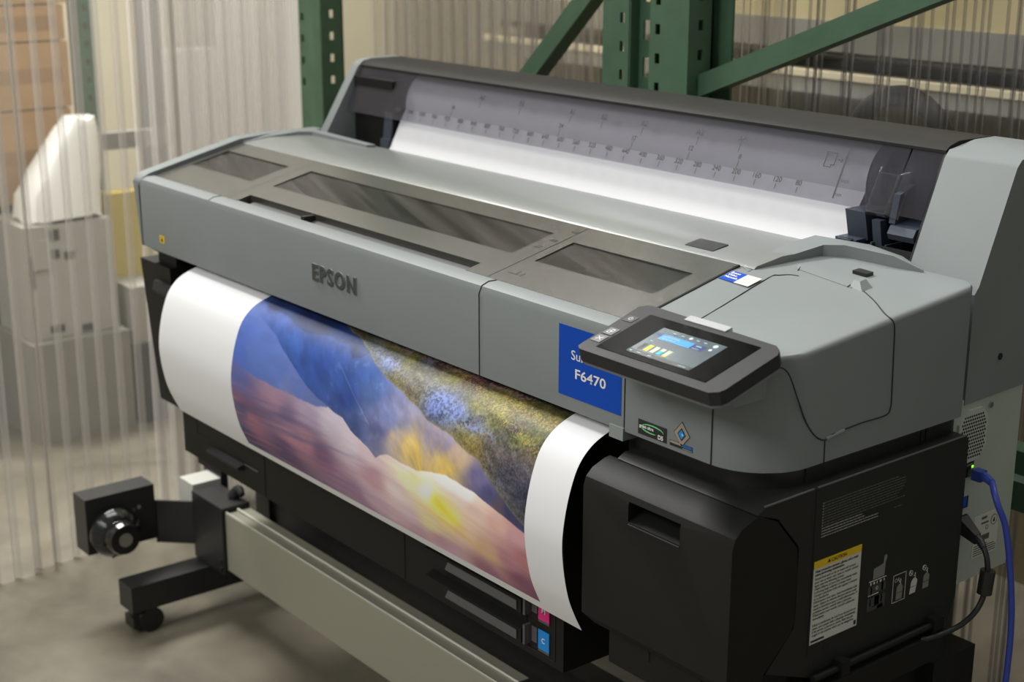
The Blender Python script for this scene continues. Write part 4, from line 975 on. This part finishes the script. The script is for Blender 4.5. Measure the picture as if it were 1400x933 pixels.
for x in (-1.5, .8, 2.1): thing(MB().box(x,x+.06,1.58,1.64,0,2.4,.003), 'shelf_post', SGREY, 'grey shelf post standing behind the boards and clear sheets', 'shelf post', 'grey shelf posts')
b1 = MB(); b1.box(-1.6,2.2,1.49,1.58,1.118,1.184,.003)
thing(b1, 'shelf_beam', SGREY, 'upper grey shelf beam behind the clear sheets, under the pale yellow board', 'shelf beam')
BE = thing(MB().box(-1.6,2.2,1.49,1.58,1.022,1.058,.003), 'shelf_beam', SGREY, 'lower grey shelf beam with a cream top edge, behind the clear sheets', 'shelf beam')
MB().box(-1.6,2.2,1.488,1.54,1.058,1.0725,.002).build('top_edge', CREAM, BE)
thing(MB().cyl((-1.6,1.568,1.103),(2.2,1.568,1.103), .011, n=16), 'steel_pipe', pbr('grey_pipe', (.17,.16,.16), .35, metal=.5), 'dark grey pipe lying between the two grey shelf beams', 'pipe')
thing(MB().box(-1.6,2.2,1.645,1.66,0,2.2), 'dark_infill', DBRN, 'dark backboard added as a strip between the two grey shelf beams', 'infill')  # dark sheet added to stand in for the shade between the beams
hz_ = MB(); pts = [(.240-.105*math.cos(a), 1.0, 1.000+.112*math.sin(a)) for a in [math.pi*k/14 for k in range(15)]]
pts = [(.132,1.0,.6),(.133,1.0,.85)] + pts + [(.347,1.0,.85),(.350,1.0,.6)]
hz_.tube(pts, .0185, 12)
hz_.box(.08,.40,.95,1.05,.0,.60,.01)
thing(hz_, 'black_hoop', BLACKD, 'black hoop handle arching behind the clear sheets at upper right', 'hoop')
# left side: cardboard cartons on a stand
for k, (z0, z1, y0, y1) in enumerate(((.62,.875,-.05,.53),(.88,1.06,-.02,.535),(1.065,1.16,.0,.53),(1.165,1.50,.02,.54))):
    m = MB(); m.box(-2.9,-2.25,y0,y1,z0,z1,.004)
    c = thing(m, 'cardboard_box', CARD, ['brown cardboard box lowest of the stack behind the left sheets','brown cardboard box second from the bottom of the stack behind the left sheets','thin brown cardboard box second from the top of the stack behind the left sheets','brown cardboard box topmost of the stack behind the left sheets'][k], 'box')
    MB().box(-2.2505,-2.2495,y0+.02,y1-.02,(z0+z1)/2-.02,(z0+z1)/2+.02).build('packing_tape', pbr('tape', (.30,.17,.07), .4), c)
thing(MB().box(-2.95,-2.30,-.10,.54,0,.615,.004), 'equipment_cabinet', DRK, 'dark cabinet carrying the brown cardboard stack at far left', 'cabinet')
bag = MB(); rnd = random.Random(5); rings = []
for z, y0, y1, x0, x1 in ((.600,.300,.525,-2.20,-2.02),(.66,.310,.53,-2.19,-2.03),(.72,.345,.532,-2.18,-2.04),(.78,.39,.535,-2.17,-2.05),(.835,.43,.535,-2.16,-2.06),(.862,.455,.53,-2.15,-2.07)):
    r = []
    for k in range(24):
        a = 2*math.pi*k/24; c, s = math.cos(a), math.sin(a); e = lambda v: math.copysign(abs(v)**.6, v)
        r.append(((x0+x1)/2+(x1-x0)/2*e(c)*rnd.uniform(.93,1.05), (y0+y1)/2+(y1-y0)/2*e(s)*rnd.uniform(.95,1.04), z+rnd.uniform(-.006,.006)))
    rings.append(r)
bag.loft([[(x,y,z+.006) for x,y,z in r] for r in rings]); thing(bag, 'film_bag', BAG, 'bright white plastic bag slumped on the grey machine at far left', 'bag')
ma = MB(); ma.box(-2.25,-2.02,.275,.525,.285,.598,.012); ma.box(-2.03,-2.015,.295,.345,.48,.56,.004, mat=None)
mo = thing(ma, 'office_machine', MACH, 'light grey machine with dark marks under the white bag, behind the left sheets', 'machine')
for y0, y1, z0, z1 in ((.345,.375,.555,.585),(.345,.372,.505,.53),(.385,.415,.50,.52),(.285,.30,.43,.52),(.33,.37,.30,.32),(.42,.45,.29,.31)): MB().box(-2.021,-2.0185,y0,y1,z0,z1).build('control_mark', DRK, mo)
thing(MB().box(-2.26,-1.98,.26,.54,0,.283,.01), 'machine_stand', SGREY, 'light grey low stand under the grey machine behind the left sheets', 'stand')
thing(MB().box(-2.20,-2.14,.575,.735,.395,.640,.006), 'plastic_tray', YELP, 'yellow plastic panel right of the grey machine, behind the left sheets', 'panel')
thing(MB().box(-2.20,-2.00,.56,.78,.23,.395,.008), 'grey_bin', MACH, 'pale bin below the yellow panel behind the left sheets', 'bin')
thing(MB().box(-2.20,-1.98,.56,.80,0,.228,.008), 'tool_chest', DRK, 'dark chest on the floor below the pale bin, behind the left sheets', 'chest')
thing(MB().box(-1.98,-1.80,.80,1.0,0,.22,.02), 'red_crate', RED, 'brick red crate on the floor behind the curl of the white paper', 'crate')
for y0, lb_ in ((.562,'far green post behind the left sheets, beside the cardboard stack'),(.765,'dark far post behind the left sheets, beside the whitish sheet stack')):
    m = MB(); plate(m, -2.24, -2.236, y0, y0+.048, 0, 2.4, (.05,.05,y0+.024), 'Y'); m.box(-2.30,-2.24,y0,y0+.004,0,2.4); m.box(-2.30,-2.24,y0+.044,y0+.048,0,2.4)
    thing(m, 'rack_post', GREEN if y0 < .6 else DRK, lb_, 'post')
thing(MB().box(-2.235,-2.205,.55,.83,.752,.800,.003), 'cross_rail', SGREY, 'grey cross rail joining the two far posts behind the left sheets', 'rail')
thing(MB().box(-2.40,-2.37,.86,1.06,0,1.005,.004), 'foam_board', BAG, 'white board behind the whitish sheet stack on the left', 'board')
thing(MB().box(-2.50,-2.45,.84,1.30,0,1.60,.004), 'foam_board', CARD2, 'beige board standing behind the white board on the left', 'board')
thing(MB().box(-2.44,-2.41,1.09,1.45,0,1.65,.004), 'foam_board', BAG, 'tall white board nearest the green post, behind the sheet stack on the left', 'board')

# ================================================================== ROOM
fm, nt, N, L = newmat('concrete_floor')
o = N.new('ShaderNodeOutputMaterial'); p = N.new('ShaderNodeBsdfPrincipled'); L.new(p.outputs[0], o.inputs[0])
tc = N.new('ShaderNodeTexCoord'); n1 = N.new('ShaderNodeTexNoise'); n1.inputs['Scale'].default_value = 3.2; n1.inputs['Detail'].default_value = 8; n1.inputs['Roughness'].default_value = .62; n1.inputs['Distortion'].default_value = .6
L.new(tc.outputs['Object'], n1.inputs['Vector']); cr = N.new('ShaderNodeValToRGB'); e = cr.color_ramp.elements
e[0].position = .32; e[0].color = (.096,.085,.062,1); e[1].position = .70; e[1].color = (.205,.184,.135,1); L.new(n1.outputs[0], cr.inputs[0]); L.new(cr.outputs[0], p.inputs['Base Color'])
mr = N.new('ShaderNodeMapRange'); mr.inputs['To Min'].default_value = .28; mr.inputs['To Max'].default_value = .55; L.new(n1.outputs[0], mr.inputs[0]); L.new(mr.outputs[0], p.inputs['Roughness'])
b = N.new('ShaderNodeBump'); b.inputs['Strength'].default_value = .08; L.new(n1.outputs[0], b.inputs['Height']); L.new(b.outputs[0], p.inputs['Normal'])
tag(MB().box(-5.2,5,-4,4.2,-.1,0).build('floor', fm, None, 0), kind='structure')
WALL = pbr('warehouse_wall', (.42,.38,.28), .8, noise=.06, nscale=2)
tag(MB().box(-5.2,5,4.0,4.2,0,4.6).build('wall_back', WALL, None, 0), kind='structure')
tag(MB().box(-5.2,-5.0,-4,4,0,4.6).build('wall_left', WALL, None, 0), kind='structure')

# ================================================================== LIGHT, CAMERA
w = bpy.data.worlds.new('World'); SC.world = w; w.use_nodes = True
bg = w.node_tree.nodes['Background']; bg.inputs[0].default_value = (.95,.955,.905,1); bg.inputs[1].default_value = .29
def area(name, loc, target, sx, sy, power, col):
    l = bpy.data.lights.new(name, 'AREA'); l.shape = 'RECTANGLE'; l.size = sx; l.size_y = sy; l.energy = power; l.color = col
    ob = bpy.data.objects.new(name, l); COL.objects.link(ob); ob.location = loc
    ob.rotation_euler = (Vector(target)-Vector(loc)).to_track_quat('-Z','Y').to_euler(); return ob
WL = (1,.995,.97)
area('ceiling_lamp', (.2,-3.8,3.6), (0,0,.8), 2.6, 1.2, 92, WL)
area('ceiling_lamp', (-.9,.2,4.4), (-.8,.2,0), 2.6, .9, 52, WL)
area('ceiling_lamp', (-2.9,.3,3.7), (-1.9,.5,.6), 2.2, .8, 390, WL)
area('side_lamp', (2.3,1.9,2.3), (.8,.45,.85), .5, .5, 30, WL)
area('ceiling_lamp', (.4,2.6,4.2), (.3,1.8,0), 2.6, .6, 85, WL)

cam = bpy.data.cameras.new('camera'); co_ = bpy.data.objects.new('camera', cam); COL.objects.link(co_); SC.camera = co_
Rv = Vector((0.6222922,0.78278399,0.00128366)); Uv = Vector((-0.21791546,0.17166142,0.96075242)); Fv = Vector((-0.75184125,0.59814847,-0.27740429))
Mx = Matrix.Identity(4)
for i in range(3): Mx[i][0] = Rv[i]; Mx[i][1] = Uv[i]; Mx[i][2] = -Fv[i]; Mx[i][3] = (1.88,-1.165,1.43)[i]
co_.matrix_world = Mx
cam.sensor_width = 36; cam.lens = 2072.985*36/1400; cam.clip_start = .05
cam.dof.use_dof = True; cam.dof.focus_distance = 1.95; cam.dof.aperture_fstop = 5.4
SC.view_settings.view_transform = 'Standard'; SC.view_settings.look = 'None'; SC.view_settings.gamma = 1; SC.view_settings.exposure = 0; SC.view_settings.use_curve_mapping = False
SC.cycles.transparent_max_bounces = 40; SC.cycles.max_bounces = 10; SC.cycles.caustics_reflective = False; SC.cycles.caustics_refractive = False
